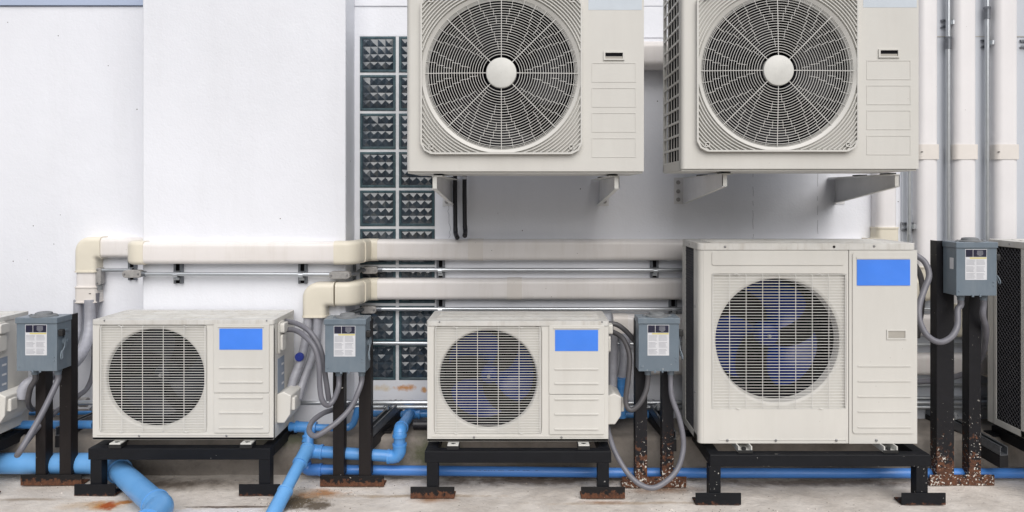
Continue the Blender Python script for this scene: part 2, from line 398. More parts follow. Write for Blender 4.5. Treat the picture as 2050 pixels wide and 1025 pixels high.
# main wall with the opening for the glass blocks
GX0 = X(719, YW); GX1 = X(871, YW); GZ1 = Z(72, YW); GZ0 = Z(761, YW)
b = MB()
b.box(xc1-.05, GX0, YW, YW+.25, 0, TOP); b.box(GX1, 6, YW, YW+.25, 0, TOP)
b.box(GX0, GX1, YW, YW+.25, 0, GZ0); b.box(GX0, GX1, YW, YW+.25, GZ1, TOP)
b.mi = 1
for px, y0, y1 in ((1508, 345, 478), (1637, 345, 478)):       # hairline cracks, a raised thread of filler
    pp = [P(px+rnd.uniform(-1, 1), y0+(y1-y0)*k/14, YW-.0004) for k in range(15)]
    for k in range(14):
        if rnd.random() < .6: b.tube(pp[k:k+2], .0008, 4)
pp = [P(896+rnd.uniform(-3, 3)+k*.4, 405+k*6, YW-.0004) for k in range(13)]
b.tube(pp, .0008, 4)
MAINW = tag(b.build('plastered_wall', ['wall', 'ink_grey']), 'long white plaster wall around the glass blocks, behind the mounted units', 'wall')
# moulded band near the top
b = MB()
for (x0, x1) in ((714, 1860),):
    L = []
    prof = [(0, 0), (-.004, 0), (-.006, .004), (-.006, .30), (0, .30)]
b = MB(); zb = Z(76, YW)
b.box(X(872, YW)+.0, 6, YW-.006, YW+.001, zb, zb+.16); b.box(xc1, 6, YW-.006, YW+.001, zb+.162, TOP)
tag(b.build('wall_panel', 'wall', bevel=.003), 'thin white render panel line near the top of the wall above the glass blocks', 'wall panel')

b = MB(); b.box(X(1803, YW), X(1905, YW), YW-.010, YW, 0, 3); b.box(X(1907, YW), X(1985, YW), YW-.012, YW, 0, 3); b.box(X(1987, YW), X(2190, YW), YW-.010, YW, 0, 3)
b.mi = 1; b.box(X(1803, YW), X(2190, YW), YW-.0135, YW-.0125, Z(75, YW), Z(73.6, YW))
tag(b.build('grey_wall_panel', ['panel_grey', 'groove']), 'pale grey-blue wall panelling behind the tall vertical ducts at the right', 'wall panel')
# glass blocks
win = empty('glass_block_window', (X(795, YW), YW, GZ0), 'tall two-column window of dark diamond-patterned glass blocks', 'window')
ox, oz = X(795, YW), GZ0
b = MB()
b.box(GX0-ox, GX1-ox, .0015, .10, 0, GZ1-GZ0)
b.build('mortar_grid', 'mortar', win)
PIT = (78/F*YW, 77/F*YW); SZ = 71.5/F*YW
def glass_block():
    b = MB(); h = SZ/2
    b.mi = 1          # rim
    for j in range(4):
        pass
    rim = []
    for (e, y) in ((0, .011), (0, -.001), (.004, -.004), (.011, -.004), (.0135, -.0005)):
        rim.append([(-h+e, y, -h+e), (h-e, y, -h+e), (h-e, y, h-e), (-h+e, y, h-e)])
    b.loops(rim, cap=False)
    b.mi = 0
    k = h-.0135; n = 4; st = 2*k/n; d_ = .0080
    cd = {(i, j): (0 if i in (0, n) or j in (0, n) else rnd.uniform(-.0035, .0002)) for i in range(n+1) for j in range(n+1)}
    ed = {}
    for i in range(n):
        for j in range(n):
            x0 = -k+i*st; z0 = -k+j*st
            a = rnd.uniform(-.003, .003); c = rnd.uniform(-.003, .003)
            p = [(x0, -.0005+cd[i, j], z0), (x0+st, -.0005+cd[i+1, j], z0), (x0+st, -.0005+cd[i+1, j+1], z0+st), (x0, -.0005+cd[i, j+1], z0+st), (x0+st/2+a, -.0005-d_*rnd.uniform(.6, 1.25), z0+st/2+c)]
            b.add(p, [(0, 1, 4), (1, 2, 4), (2, 3, 4), (3, 0, 4)])
    return b
gb = [glass_block() for _ in range(7)]
meshes = []
for c in range(2):
    for r in range(9):
        k_ = (c*9+r)
        if k_ < 7:
            q = gb[k_]
            o = q.build('glass_block', ['glass', 'glass_rim'], win, smooth=False); meshes.append(o.data)
        else:
            o = bpy.data.objects.new('glass_block', meshes[(k_*3) % 7]); COL.objects.link(o); o.parent = win
        cx = X(756.5, YW)+c*PIT[0]-ox; cz = Z(109, YW)-r*PIT[1]-oz
        o.location = (cx, 0, cz)

# ------------------------------------------------------------ air conditioner outdoor units
def wire_guard(cx, cz, h, y, nh, nv, rw, parent):
    b = MB()
    for k in range(nh):
        z = cz-h+2*h*k/(nh-1)
        b.tube([(cx-h, y, z), (cx+h, y, z)], rw, 5)
    for k in range(nv):
        x = cx-h+.003+(2*h-.006)*k/(nv-1)
        b.tube([(x, y+.006, cz-h-.004), (x, y-rw*1.5, cz-h+.004), (x, y-rw*1.5, cz+h-.004), (x, y+.006, cz+h+.004)], rw*1.15, 5)
    for s_ in (-1, 1):
        b.tube([(cx+s_*(h+.001), y, cz-h), (cx+s_*(h+.001), y, cz+h)], rw*1.1, 5)
        for sz in (-1, 1):             # little clip hooks
            x = cx+s_*h*.62; z = cz+sz*(h+.001)
            b.tube([(x-.012, y+.002, z), (x-.005, y-.003, z+.003), (x+.005, y-.003, z-.003), (x+.012, y+.002, z)], .0016, 5)
    return b.build('fan_guard', 'guard_wire', parent)
def fan(cx, cz, y, rad, hub, m, parent, nb=3, rot=20., sweep=85.):
    b = MB()
    for k in range(nb):
        a0 = R(rot+k*360/nb); NR, NA = 8, 10; L = []
        for i in range(NR+1):
            t = i/NR; r = hub*.9+(rad-hub*.9)*t; row = []
            lead = R(sweep)*(.46+.5*math.sin(t*math.pi*.55)); skew = R(26)*t*t
            for j in range(NA+1):
                u = j/NA; a = a0+skew+lead*(u-.3)
                rr_ = r - (.0 if t < 1 else .014*(2*u-1)**4)
                row.append(Vector((cx+rr_*math.cos(a), y+(u-.5)*(.075-.02*t)-.008*math.sin(u*math.pi), cz+rr_*math.sin(a))))
            L.append(row)
        vs = [p for row in L for p in row]+[p+Vector((0, .003, 0)) for row in L for p in row]; n = (NR+1)*(NA+1); fs = []
        for i in range(NR):
            for j in range(NA):
                a = i*(NA+1)+j; q = (a, a+1, a+NA+2, a+NA+1); fs.append(q); fs.append(tuple(n+x for x in q[::-1]))
        b.add(vs, fs)
    b.lathe((cx, cz), [(.001, y-.045), (hub*.35, y-.045), (hub*.8, y-.038), (hub, y-.02), (hub, y+.04)], n=32)
    b.mi = 1
    b.lathe((cx, cz), [(.0005, y-.058), (.007, y-.058), (.008, y-.052), (.008, y-.044)], n=12)
    return b.build('fan', [m, 'screw'], parent)
def screws(pts, y, parent, r=.0045, m='screw'):
    for x, z in pts: MB().lathe((x, z), [(.0004, y-.003), (r*.7, y-.0026), (r, y-.0008), (r, y+.002)], n=10).build('screw', m, parent)

def make_small(fanmat, rot):
    """small one-fan unit, .803 x .285 x .532, measured from the middle one"""
    s_ = 451.4; w_, h_, d_ = .803, .532, .275
    fx = lambda px: (px-1036.7)/s_
    fz = lambda py: (883-py)/s_
    root = empty('outdoor_unit', (0, 0, 0), 'x', 'air conditioner', 'small ivory outdoor units on low stands')
    yf = -d_/2; hw = w_/2; zl = fz(653)      # lid starts here
    gx, gz, gh = fx(976.8), fz(761), 108.4/s_
    b = MB()
    o_ = (-hw-gx, hw-gx, .0-gz, zl-gz)
    b.annulus(gx, gz, ray_rect(*o_), ray_rrect(gh, .012), yf, yf+.016, corners(*o_)+[R(45+90*k) for k in range(4)])
    cr = 100/s_
    b.annulus(gx, gz, ray_rrect(gh+.003, .012), lambda a: cr+.006, yf+.0145, yf+.018, [R(45+90*k) for k in range(4)])
    b.lathe((gx, gz), [(cr+.0085, yf+.014), (cr+.004, yf+.0145), (cr, yf+.018), (cr-.003, yf+.024), (cr-.005, yf+.032)], n=72)
    b.box(-hw, hw, yf, yf+.006, -.0005, .010)
    b.box(hw-.004, hw, yf+.006, d_/2, 0, zl); b.box(-hw, -hw+.004, yf+.006, yf+.06, 0, zl); b.box(-hw, -hw+.004, d_/2-.03, d_/2, 0, zl)
    b.box(-hw+.004, hw-.004, yf+.008, d_/2, 0, .006)
    b.box(-hw+.02, hw-.02, yf-.0025, yf, fz(876)+.0035, fz(876)+.008)        # bottom crease
    b.mi = 1
    b.lathe((gx, gz), [(cr-.005, yf+.032), (cr-.005, yf+.17)], n=72)
    b.box(-hw+.004, hw-.004, d_/2-.04, d_/2-.004, .006, zl); b.box(fx(1092), fx(1092)+.003, yf+.012, d_/2-.04, .006, zl)
    b.box(-hw+.0045, -hw+.008, yf+.06, d_/2-.03, .006, zl)
    b.build('cabinet', ['cabinet', 'dark'], root, bevel=.002)
    b = MB(); zt = h_
    b.rrect(-hw-.003, hw+.003, -d_/2-.004, d_/2+.004, zl+.001, zt, .012, axis='z')
    for k in range(5):
        y = -d_/2+.05+k*.042; b.rrect(-hw+.03, hw-.03, y, y+.016, zt-.001, zt+.0025, .007, axis='z')
    b.build('top_panel', 'cabinet_top', root, bevel=.004, seg=3)
    wire_guard(gx, gz, gh-.007, yf-.001, 42, 6, .0012, root)
    fan(gx, gz, yf+.115, cr-.018, .042, fanmat, root, 3, rot)
    # service panel
    b = MB(); px0, px1 = fx(1099.5), fx(1210)
    b.rrect(px0, px1, fz(869), fz(790), yf-.006, yf+.001, .007); b.rrect(px0-.001, px1, fz(788.4), fz(651), yf-.0065, yf+.001, .007)
    for py in (738, 767, 798, 828, 858): b.rrect(fx(1110), fx(1198), fz(py)-.0035, fz(py)+.0035, yf-.0105, yf-.003, .0034)
    b.rrect(fx(1108), fx(1200), fz(657)-.001, fz(657)+.0045, yf-.011, yf-.003, .002)
    sp = b.build('service_panel', 'cabinet', root, bevel=.0022)
    MB().box(fx(1111), fx(1197), yf-.0080, yf-.006, fz(702), fz(660)).build('sticker', 'sticker_blue', sp)
    screws([(fx(949), fz(875)), (fx(1124), fz(875)), (fx(880), fz(646)+.003), (fx(1205), fz(646)+.003)], yf-.002, root, .005)
    # right side: handle, rating plate, valve cover
    b = MB()
    b.rrect(-.085, -.015, fz(718), fz(652), hw+.0005, hw+.008, .012, axis='x')
    b.rrect(-.078, -.022, fz(675), fz(655), hw+.007, hw+.028, .009, axis='x')
    b.rrect(-.074, -.026, fz(712), fz(679), hw+.007, hw+.019, .012, axis='x')
    b.build('side_handle', 'cabinet', root, bevel=.004, seg=3)
    b = MB(); b.box(hw, hw+.0012, -.085, .0, fz(797), fz(727)); b.mi = 1
    for k in range(3): b.box(hw+.001, hw+.0018, -.035, -.008, fz(745+k*20), fz(741+k*20))
    b.build('rating_plate', ['rating', 'white'], root)
    b = MB()
    pr = [(hw, fz(856)), (hw+.035, fz(856)), (hw+.062, fz(838)), (hw+.066, fz(800)), (hw+.03, fz(792)), (hw, fz(798))]
    b.prism(pr, -.10, .05)
    b.rrect(hw+.045, hw+.078, fz(832), fz(806), -.085, -.04, .006)
    b.build('valve_cover', 'cabinet', root, bevel=.006, seg=3)
    for sx in (fx(908), fx(1168)):
        for sy in (-1, 1):
            y0 = -d_/2-.032 if sy < 0 else d_/2-.01
            b = MB(); b.box(sx-.027, sx+.027, y0, y0+.05, -.028, -.011)
            b.mi = 1; yy = y0+(.004 if sy < 0 else .0)
            b.box(sx-.024, sx+.024, yy-.004, yy+.05, -.011, -.006); b.mi = 0
            b.cyl((sx, yy+.014), .007, -.0062, -.0050, 'z', 12); b.box(sx-.011, sx+.011, yy+.014, yy+.02, -.0062, -.0050)
            b.build('mounting_foot', ['rubber', 'foot'], root, bevel=.002)
    return root

SM_Y = 3.11+.1375            # centre depth of the small units
zb = Z(883, 3.11)
mid = make_small('fan_blue', 205)
place(mid, (X(1036.7, 3.11), SM_Y, zb), 'middle small ivory unit with bright navy fan, in front of the glass block window')
lef = make_small('fan_grey', 80)
place(lef, (X(366.5, 3.115), 3.115+.1375, Z(880, 3.115)), 'small ivory unit with dark slate fan and blue sticker, in front of the white pillar')
far = copy_tree(lef)
place(far, (X(-31, 3.11)-.4015, SM_Y, zb), 'small ivory unit cut off at the left edge, only its handle side showing')

def make_big():
    s_ = F/3.049; w_, h_, d_ = .951, .871, .31; hw = w_/2; yf = -d_/2
    fx = lambda px: (px-1617)/s_
    fz = lambda py: (888-py)/s_
    root = empty('large_outdoor_unit', (0, 0, 0), 'x', 'air conditioner', 'large ivory one-fan outdoor units on the ground')
    zl = fz(501); gx, gz, gh = fx(1559.5), fz(683.5), 135.5/s_; cr = 127/s_; xd = fx(1699)
    b = MB(); rc = .022
    # left front corner is rounded: front skin from -hw+rc, then a quarter round
    o_ = (-hw+rc-gx, xd-.0012-gx, .0-gz, zl-gz)
    b.annulus(gx, gz, ray_rect(*o_), ray_rrect(gh, .006), yf, yf+.016, corners(*o_)+[R(45+90*k) for k in range(4)])
    arc = [(-hw+rc-rc*math.sin(R(90*k/8)), yf+rc-rc*math.cos(R(90*k/8))) for k in range(9)]+[(-hw, yf+.085)]
    inn = [(x+.003*(1 if x < -hw+rc-.001 else 0), y+.003) for x, y in arc][::-1]
    b.prism(arc+inn, 0, zl, 'z')
    b.annulus(gx, gz, ray_rrect(gh+.003, .006), lambda a: cr+.006, yf+.0145, yf+.018, [R(45+90*k) for k in range(4)])
    b.lathe((gx, gz), [(cr+.0085, yf+.014), (cr+.002, yf+.0155), (cr-.004, yf+.020), (cr-.009, yf+.038), (cr-.011, yf+.062)], n=72)
    b.box(-hw, -hw+.004, d_/2-.062, d_/2, 0, zl); b.box(-hw, -hw+.0035, yf+.02, d_/2-.062, 0, .03); b.box(-hw, -hw+.004, d_/2-.045, d_/2-.04, 0, zl)
    b.box(-hw+.004, hw-.004, yf+.008, d_/2, 0, .006)
    b.rrect(fx(1425), fx(1689), fz(531), fz(503), yf-.004, yf+.001, .008)
    b.box(fx(1440), xd-.01, yf-.0025, yf, fz(881), fz(879))
    b.mi = 1
    b.lathe((gx, gz), [(cr-.011, yf+.062), (cr-.011, yf+.20)], n=72)
    b.box(-hw+.02, hw-.004, d_/2-.04, d_/2-.004, .006, zl); b.box(fx(1702), fx(1702)+.003, yf+.012, d_/2-.04, .006, zl)
    b.box(-hw+.010, -hw+.014, yf+.03, d_/2-.03, .006, zl)
    b.build('cabinet', ['cabinet', 'dark'], root, bevel=.0015)
    # diamond mesh on the coil side
    b = MB(); y0, y1, z0, z1 = yf+.083, d_/2-.06, .03, zl-.002; p = .022; k = -int((z1-z0)/p)-2
    xx = -hw+.004
    for sg in (1, -1):
        q = z0-(y1-y0)*1.0
        while q < z1+(y1-y0):
            a = Vector((xx, y0, q)); c = Vector((xx, y1, q+sg*(y1-y0)*1.0)); pts_ = []
            for t0 in range(0, 41):
                pt = a+(c-a)*(t0/40)
                if z0 <= pt.z <= z1: pts_.append(pt)
            if len(pts_) > 1: b.tube([pts_[0], pts_[-1]], .0016, 4)
            q += p
    b.build('mesh_guard', 'mesh', root)
    b = MB(); b.rrect(-hw-.003, hw-.004, yf-.004, d_/2+.004, zl+.001, h_, .024, axis='z')
    for kk in range(4): b.rrect(-hw+.06, hw-.08, yf+.05+kk*.055, yf+.075+kk*.055, h_-.001, h_+.003, .01, axis='z')
    b.build('top_panel', 'cabinet_top', root, bevel=.005, seg=3)
    wire_guard(gx, gz, gh-.004, yf-.001, 47, 9, .0012, root)
    fan(gx-.012, gz+.006, yf+.135, cr-.028, .055, 'fan_blue', root, 3, 42, 80)
    b = MB()
    b.box(xd+.0012, hw, yf-.001, yf+.02, .0, zl); b.box(hw-.004, hw, yf+.02, d_/2, 0, zl)
    b.rrect(fx(1706), fx(1830), fz(867), fz(505), yf-.006, yf-.0005, .012)
    for py in (732, 762, 793, 823, 854): b.rrect(fx(1716), fx(1822), fz(py)-.0025, fz(py)+.0025, yf-.0095, yf-.005, .0024)
    b.rrect(fx(1713), fx(1820), fz(518), fz(514), yf-.009, yf-.005, .002)
    b.annulus(fx(1793), fz(669), ray_rect(-.043, .043, -.0215, .0215), ray_rect(-.037, .037, -.0155, .0155), yf-.010, yf-.006, corners(-.043,.043,-.0215,.0215)+corners(-.037,.037,-.0155,.0155))
    b.mi = 1; b.box(fx(1793)-.036, fx(1793)+.036, yf-.0072, yf-.006, fz(669)-.015, fz(669)+.015); 
    sp = b.build('service_panel', ['cabinet', 'groove'], root, bevel=.0015)
    MB().box(fx(1714), fx(1820), yf-.0085, yf-.006, fz(571), fz(519.5)).build('sticker', 'sticker_blue', sp)
    screws([(fx(1456), fz(881)), (fx(1553), fz(881)), (fx(1674), fz(881)), (fx(1754), fz(881)), (fx(1451), fz(494)), (fx(1749), fz(493))], yf-.004, root, .0055)
    screws([(fx(1669), fz(494))], yf-.004, root, .006, 'steel_rust')
    for ax, z in ((yf+.055, zl*.25), (yf+.055, zl*.7), (0, h_-.015)): MB().lathe((ax, z), [(.0004, -hw-.005), (.005, -hw-.004), (.005, -hw)], axis='x', n=10).build('screw', 'screw', root)
    for sx in (fx(1487), fx(1775)):
        b = MB(); b.box(sx-.03, sx+.03, yf-.035, d_/2+.03, -.028, -.022); b.box(sx-.03, sx-.025, yf-.035, d_/2+.03, -.022, 0); b.box(sx+.025, sx+.03, yf-.035, d_/2+.03, -.022, 0)
        b.mi = 1; b.cyl((sx, yf-.012), .011, -.022, -.012, 'z', 6); b.box(sx-.032, sx+.032, yf-.038, yf-.034, -.03, -.002 if False else -.016)
        b.build('mounting_rail', ['foot', 'rubber'], root, bevel=.001)
    return root
big = make_big(); BY = 3.049+.155
place(big, (X(1617, 3.049), BY, Z(888, 3.049)), 'large ivory unit with blue fan and blue sticker on its door panel')
rt = copy_tree(big)
place(rt, (X(1977, 3.359)+.4755+.0, BY, Z(888, 3.049)), 'large unit cut off at the right edge, showing its dark diamond mesh side')

def make_upper():
    s_ = F/2.81; w_, h_, d_ = .951, .84, .37; hw = w_/2; yf = -d_/2
    fx = lambda px: (px-1051.5)/s_
    fz = lambda py: (343-py)/s_
    root = empty('wall_mounted_unit', (0, 0, 0), 'x', 'air conditioner', 'large ivory outdoor units mounted high on the wall')
    gx, gz, gh = fx(1004), fz(148), 161/s_; cr = 152/s_; zl = h_-.03; rc = .016
    b = MB()
    o_ = (-hw+rc-gx, hw-gx, -gz, zl-gz)
    b.annulus(gx, gz, ray_rect(*o_), lambda a: cr+.004, yf, yf+.008, corners(*o_))
    arc = [(-hw+rc-rc*math.sin(R(90*k/8)), yf+rc-rc*math.cos(R(90*k/8))) for k in range(9)]+[(-hw, yf+.035)]
    inn = [(x+.003*(1 if x < -hw+rc-.001 else 0), y+.003) for x, y in arc][::-1]
    b.prism(arc+inn, 0, zl, 'z')
    b.box(hw-.004, hw, yf+.008, d_/2, 0, zl); b.box(-hw, -hw+.004, d_/2-.012, d_/2, 0, zl)
    b.box(-hw, -hw+.012, yf+.03, d_/2, -.004, .03)
    b.box(-hw+.004, hw-.004, yf+.010, d_/2, -.008, .004)
    for px, py in ((1229, 112),):
        x, z = fx(px), fz(py)
    x, z = fx(1229), fz(112)
    b.annulus(x, z, ray_rect(-.042, .042, -.0175, .0175), ray_rect(-.035, .035, -.012, .012), yf-.006, yf+.001, corners(-.042,.042,-.0175,.0175)+corners(-.035,.035,-.012,.012))
    for py in (145, 195, 245, 295.5):
        cx_, cz_ = fx(1229), fz(py); hx, hz = 44.3/s_, 19.5/s_
        b.annulus(cx_, cz_, ray_rect(-hx, hx, -hz, hz), ray_rect(-hx+.0032, hx-.0032, -hz+.0032, hz-.0032), yf-.0014, yf+.001, corners(-hx, hx, -hz, hz)+corners(-hx+.0032, hx-.0032, -hz+.0032, hz-.0032))
    b.mi = 1
    b.lathe((gx, gz), [(cr-.004, yf+.02), (cr-.008, yf+.17)], n=72)
    b.box(-hw+.02, hw-.004, d_/2-.04, d_/2-.004, .006, zl); b.box(fx(1172), fx(1172)+.003, yf+.012, d_/2-.04, .006, zl)
    b.box(-hw+.022, -hw+.025, yf+.05, d_/2-.03, .006, zl)
    b.box(x-.035, x+.035, yf-.0012, yf-.0002, z-.002, z+.012)
    b.mi = 2; b.box(x-.035, x+.035, yf-.0022, yf-.0002, z-.012, z-.002)
    cab = b.build('cabinet', ['cabinet', 'dark', 'groove'], root, bevel=.0015)
    MB().box(fx(1178), fx(1285), yf-.0006, yf+.001, fz(20), fz(-45)).build('sticker', 'sticker_pale', root)
    b = MB(); b.rrect(-hw-.003, hw+.003, yf-.004, d_/2+.004, zl+.001, h_, .018, axis='z'); b.build('top_panel', 'cabinet_top', root, bevel=.004)
    # side grille
    b = MB(); y0, y1 = yf+.035, d_/2-.012; xx = -hw
    for k in range(7):
        y = y0+(y1-y0)*k/6; b.box(xx, xx+.003, y-.0026, y+.0026, .03, zl-.01)
    n = 14
    for k in range(n+1):
        z = .03+(zl-.04)*k/n; b.box(xx-.001, xx+.004, y0, y1, z-.0048, z+.0048)
    b.box(xx-.0005, xx+.012, y0-.001, y0+.012, .03, zl-.01); b.box(xx-.0005, xx+.012, y1-.014, y1+.001, .03, zl-.01)
    b.build('side_grille', 'cabinet', root, bevel=.001)
    # guard panel
    b = MB(); ya, yb = yf-.020, yf+.0005
    b.annulus(gx, gz, ray_rrect(gh, .05), ray_rrect(gh-.007, .043), ya, yb, [R(a+90*k) for k in range(4) for a in (32, 36, 40, 45, 50, 54, 58)])
    b.annulus(gx, gz, ray_rrect(gh-.006, .043), lambda a: cr+.004, ya+.013, yb, [R(a+90*k) for k in range(4) for a in (32, 36, 40, 45, 50, 54, 58)])
    sq = gh-.0075
    r0 = .321
    # smooth conical ring, clipped by the square
    NA = 240
    for k in range(NA):
        a0, a1 = 2*math.pi*k/NA, 2*math.pi*(k+1)/NA
        ri = lambda a: cr-.006
        ro = lambda a: min(.3185, sq/max(abs(math.cos(a)), abs(math.sin(a))))
        def pt(r, a, y): return (gx+r*math.cos(a), y, gz+r*math.sin(a))
        b.add([pt(ri(a0), a0, yf+.022), pt(cr, a0, ya+.010), pt(ro(a0), a0, ya+.002), pt(ro(a0), a0, ya+.0135),
               pt(ri(a1), a1, yf+.022), pt(cr, a1, ya+.010), pt(ro(a1), a1, ya+.002), pt(ro(a1), a1, ya+.0135)], [(0, 1, 5, 4), (1, 2, 6, 5), (2, 3, 7, 6)])
    r = .3275
    while r < .43:
        if r < sq: r += .0115; continue
        a0 = math.acos(min(1, sq/r)); a1 = math.pi/2-a0
        if a1-a0 < .12: break
        for q in range(4):
            na = 14; L = []
            for k in range(na+1):
                a = a0+(a1-a0)*k/na+q*math.pi/2
                L.append([(gx+rr_*math.cos(a), y, gz+rr_*math.sin(a)) for rr_, y in ((r-.0028, ya+.0135), (r-.0018, ya+.001), (r+.0018, ya+.001), (r+.0028, ya+.0135))])
            b.loops(L, ring=False, cap=False)
        r += .0115
    for sx in (-1, 1):
        for sz in (-1, 1):
            x = gx+sx*(gh-.042); z = gz+sz*(gh-.028) if sz < 0 else gz+sz*(gh-.03)
            b.annulus(x, z, ray_rect(-.0095, .0095, -.0095, .0095), ray_rect(-.0065, .0065, -.0065, .0065), ya-.001, ya+.013, corners(-1, 1, -1, 1))
            b.mi = 1; b.box(x-.0064, x+.0064, ya+.011, ya+.0125, z-.0064, z+.0064); b.mi = 0
    gp = b.build('guard_panel', ['guard', 'groove'], root, sharp=40)
    b = MB()
    rings = [.074+(.291-.074)*k/21 for k in range(22)]
    yy = lambda r: ya+.010-.014*math.cos(min(1, r/.31)*math.pi/2)
    for i, r in enumerate(rings+[.2965, .3015]):
        t = .0012; N = 96; L = []
        y = yy(r)+(.004 if r > .295 else 0)
        for k in range(N):
            a = 2*math.pi*k/N; c, s__ = math.cos(a), math.sin(a)
            L.append([(gx+(r+dr)*c, y+dy, gz+(r+dr)*s__) for dr, dy in ((-t, -.001), (0, -.0022), (t, -.001), (t*.6, .004), (-t*.6, .004))])
        L.append(L[0]); b.loops(L, cap=False)
    def spoke(a, r0_, r1_, t=.0010):
        p = [(gx+r*math.cos(a), yy(r)-.0005, gz+r*math.sin(a)) for r in (r0_, (r0_+r1_)/2, r1_)]; b.tube(p, t, 5)
    for k in range(40):
        a = R(9*k)
        if k % 5 == 0: spoke(a, .06, .309, .0017)
        else:
            m5 = k % 5; dirn = 1 if m5 in (1, 2) else -1
            spoke(a, .262, .309)
            a_ = a
            for (q0, q1, da) in ((.232, .262, 1.6), (.200, .232, 3.4), (.165, .200, 5.6), (.128, .165, 8.), (.095, .128, 11.)):
                if m5 in (2, 3) and (q0 > .12 or m5 == 2) or (m5 in (1, 4) and q0 > .19):
                    spoke(a-dirn*R(da), q0, q1)
        # end hooks onto the panel
        p0 = (gx+.309*math.cos(a), yy(.309), gz+.309*math.sin(a)); p1 = (gx+.310*math.cos(a), ya+.012, gz+.310*math.sin(a)); b.tube([p0, p1], .0016, 5)
    fg = b.build('fan_guard', 'guard_wire', root)
    b = MB(); b.lathe((gx, gz), [(.0005, ya-.011), (.052, ya-.011), (.059, ya-.009), (.061, ya-.005), (.061, ya+.006)], n=56)
    b.build('hub_cap', 'foot', fg)
    fan(gx, gz, yf+.13, cr-.02, .075, 'fan_dark', root, 3, 100, 85)
    return root
up = make_upper(); UY = 2.81+.185
place(up, (X(1051.5, 2.81), UY, Z(343, 2.81)), 'ivory wall unit with round fan guard mounted beside the glass blocks')
ur = copy_tree(up)
place(ur, (X(1364, 2.81)+.4755, UY, Z(338, 2.81)), 'ivory wall unit with its slatted side visible, mounted next to the tall vertical ducts')

def wall_bracket(x, zt, y0, side, label):
    """steel cantilever bracket: tapering side plate with a top flange; side = which way the flanges point"""
    o = empty('wall_bracket', (x, YW, zt-.14), label, 'bracket', 'white steel brackets under the wall units')
    L_ = YW-y0; b = MB(); t = .003
    pr = [(0, .128), (0, 0.), (-.012, 0.), (-L_, .078), (-L_, .128)]
    b.prism(pr, 0, t*side, 'x'); b.build('side_plate', 'bracket', o)
    b = MB(); b.box(0, side*.042, -L_-.004, -.004, .1285, .1325)
    b.box(0.0, side*.02, -L_, -L_+.003, .08, .128)
    s2 = Vector((0, -L_, .078))
    b.add([(t*side, -.012, 0), (side*.018, -.012, 0), (side*.018, -L_, .078), (t*side, -L_, .078), (t*side, -.012, .003), (side*.018, -.012, .003), (side*.018, -L_, .081), (t*side, -L_, .081)],
          [(0,1,2,3),(4,5,6,7),(0,1,5,4),(1,2,6,5),(2,3,7,6),(3,0,4,7)])
    b.build('flange', 'foot', o)
    b = MB(); b.box(-side*.045, 0, -.004, 0, -.003, .1325); b.build('wall_plate', 'bracket', o)
    for z in (.02, .062, .108): MB().lathe((-side*.024, z), [(.0005, -.016), (.006, -.016), (.006, -.008), (.011, -.008), (.011, -.004)], n=8).build('bolt', 'cast', o)
    MB().box(side*.004, side*.04, -L_+.02, -L_+.09, .133, .1385).build('pad', 'rubber', o)
    MB().box(side*.004, side*.04, -.34, -.27, .133, .1385).build('pad', 'rubber', o)
zA = Z(343, 2.81)-.0085; zB = Z(338, 2.81)-.0085
wall_bracket(-.375, zA, 2.84, 1, 'left bracket of the wall unit beside the glass blocks, with black pipes next to it')
wall_bracket(.387, zA, 2.86, -1, 'right bracket of the wall unit beside the glass blocks')
wall_bracket(.812, zB, 2.88, 1, 'left bracket under the wall unit with the slatted side')
wall_bracket(1.597, zB, 2.985, -1, 'right bracket under the wall unit with the slatted side, before a vertical duct')

# ------------------------------------------------------------ stands
def stand(fy, fpx0, fpx1, lx0, lx1, bx0, bx1, ytop, depth, matn, footm, label, group, backs=True, name='equipment_stand'):
    """fy: depth of the front face; px positions measured on that face"""
    x0, x1 = X(bx0, fy), X(bx1, fy); cx = (x0+x1)/2
    o = empty(name, (cx, fy+depth/2, 0), label, 'stand', group); yf = -depth/2; yb = depth/2; t = .05
    zt = Z(ytop, fy)
    b = MB(); b.box(x0-cx, x1-cx, yf, yf+t, zt-t, zt); b.build('front_beam', matn, o, bevel=.003)
    b = MB(); b.box(x0-cx, x1-cx, yb-t, yb, zt-t, zt); b.build('rear_beam', matn, o, bevel=.003)
    for xa in (x0-cx, x1-cx-t):
        b = MB(); b.box(xa+.0004, xa+t-.0004, yf+t, yb-t, zt-t+.0005, zt-.0005); b.build('side_beam', matn, o, bevel=.003)
    for k, (px, fp) in enumerate(((lx0, fpx0), (lx1, fpx1))):
        xa = X(px, fy)-cx; f0, f1 = X(fp[0], fy)-cx, X(fp[1], fy)-cx
        for ys, sg in ((yf+.002, 1), (yb-t-.002, -1)):
            zf = .004 if sg > 0 else ZK+.002
            lg = MB().box(xa, xa+t, ys, ys+t-.004, zf+.006, zt-t).build('leg', matn, o, bevel=.002)
            b = MB()
            if sg > 0: b.box(f0, f1, yf-.006, yf+.0, zf-.003, zf+.047); b.box(f0, f1, yf, yf+.06, zf-.003, zf+.003)
            else: b.box(xa-.03, xa+t+.03, ys-.01, ys+.06, zf-.003, zf+.005)
            b.build('foot_plate', footm, lg, bevel=.001)
    return o
SG = 'low black steel stands under the ground units'
stand(3.088, (150, 232), (479, 561), 180, 517.5, 176, 541, 898, .33, 'steel_black', 'steel_black', 'black steel stand under the small unit in front of the white pillar', SG)
stand(3.06, (822, 910), (1163, 1251), 854, 1196.5, 850, 1224, 904, .35, 'steel_black', 'steel_rust', 'black steel stand with rusty feet under the middle small unit', SG)
stand(2.998, (1392, 1483), (1804, 1892), 1420, 1835, 1421.5, 1864, 911, .39, 'steel_chipped', 'steel_black', 'black steel stand with flaked white paint under the complete large unit', SG)
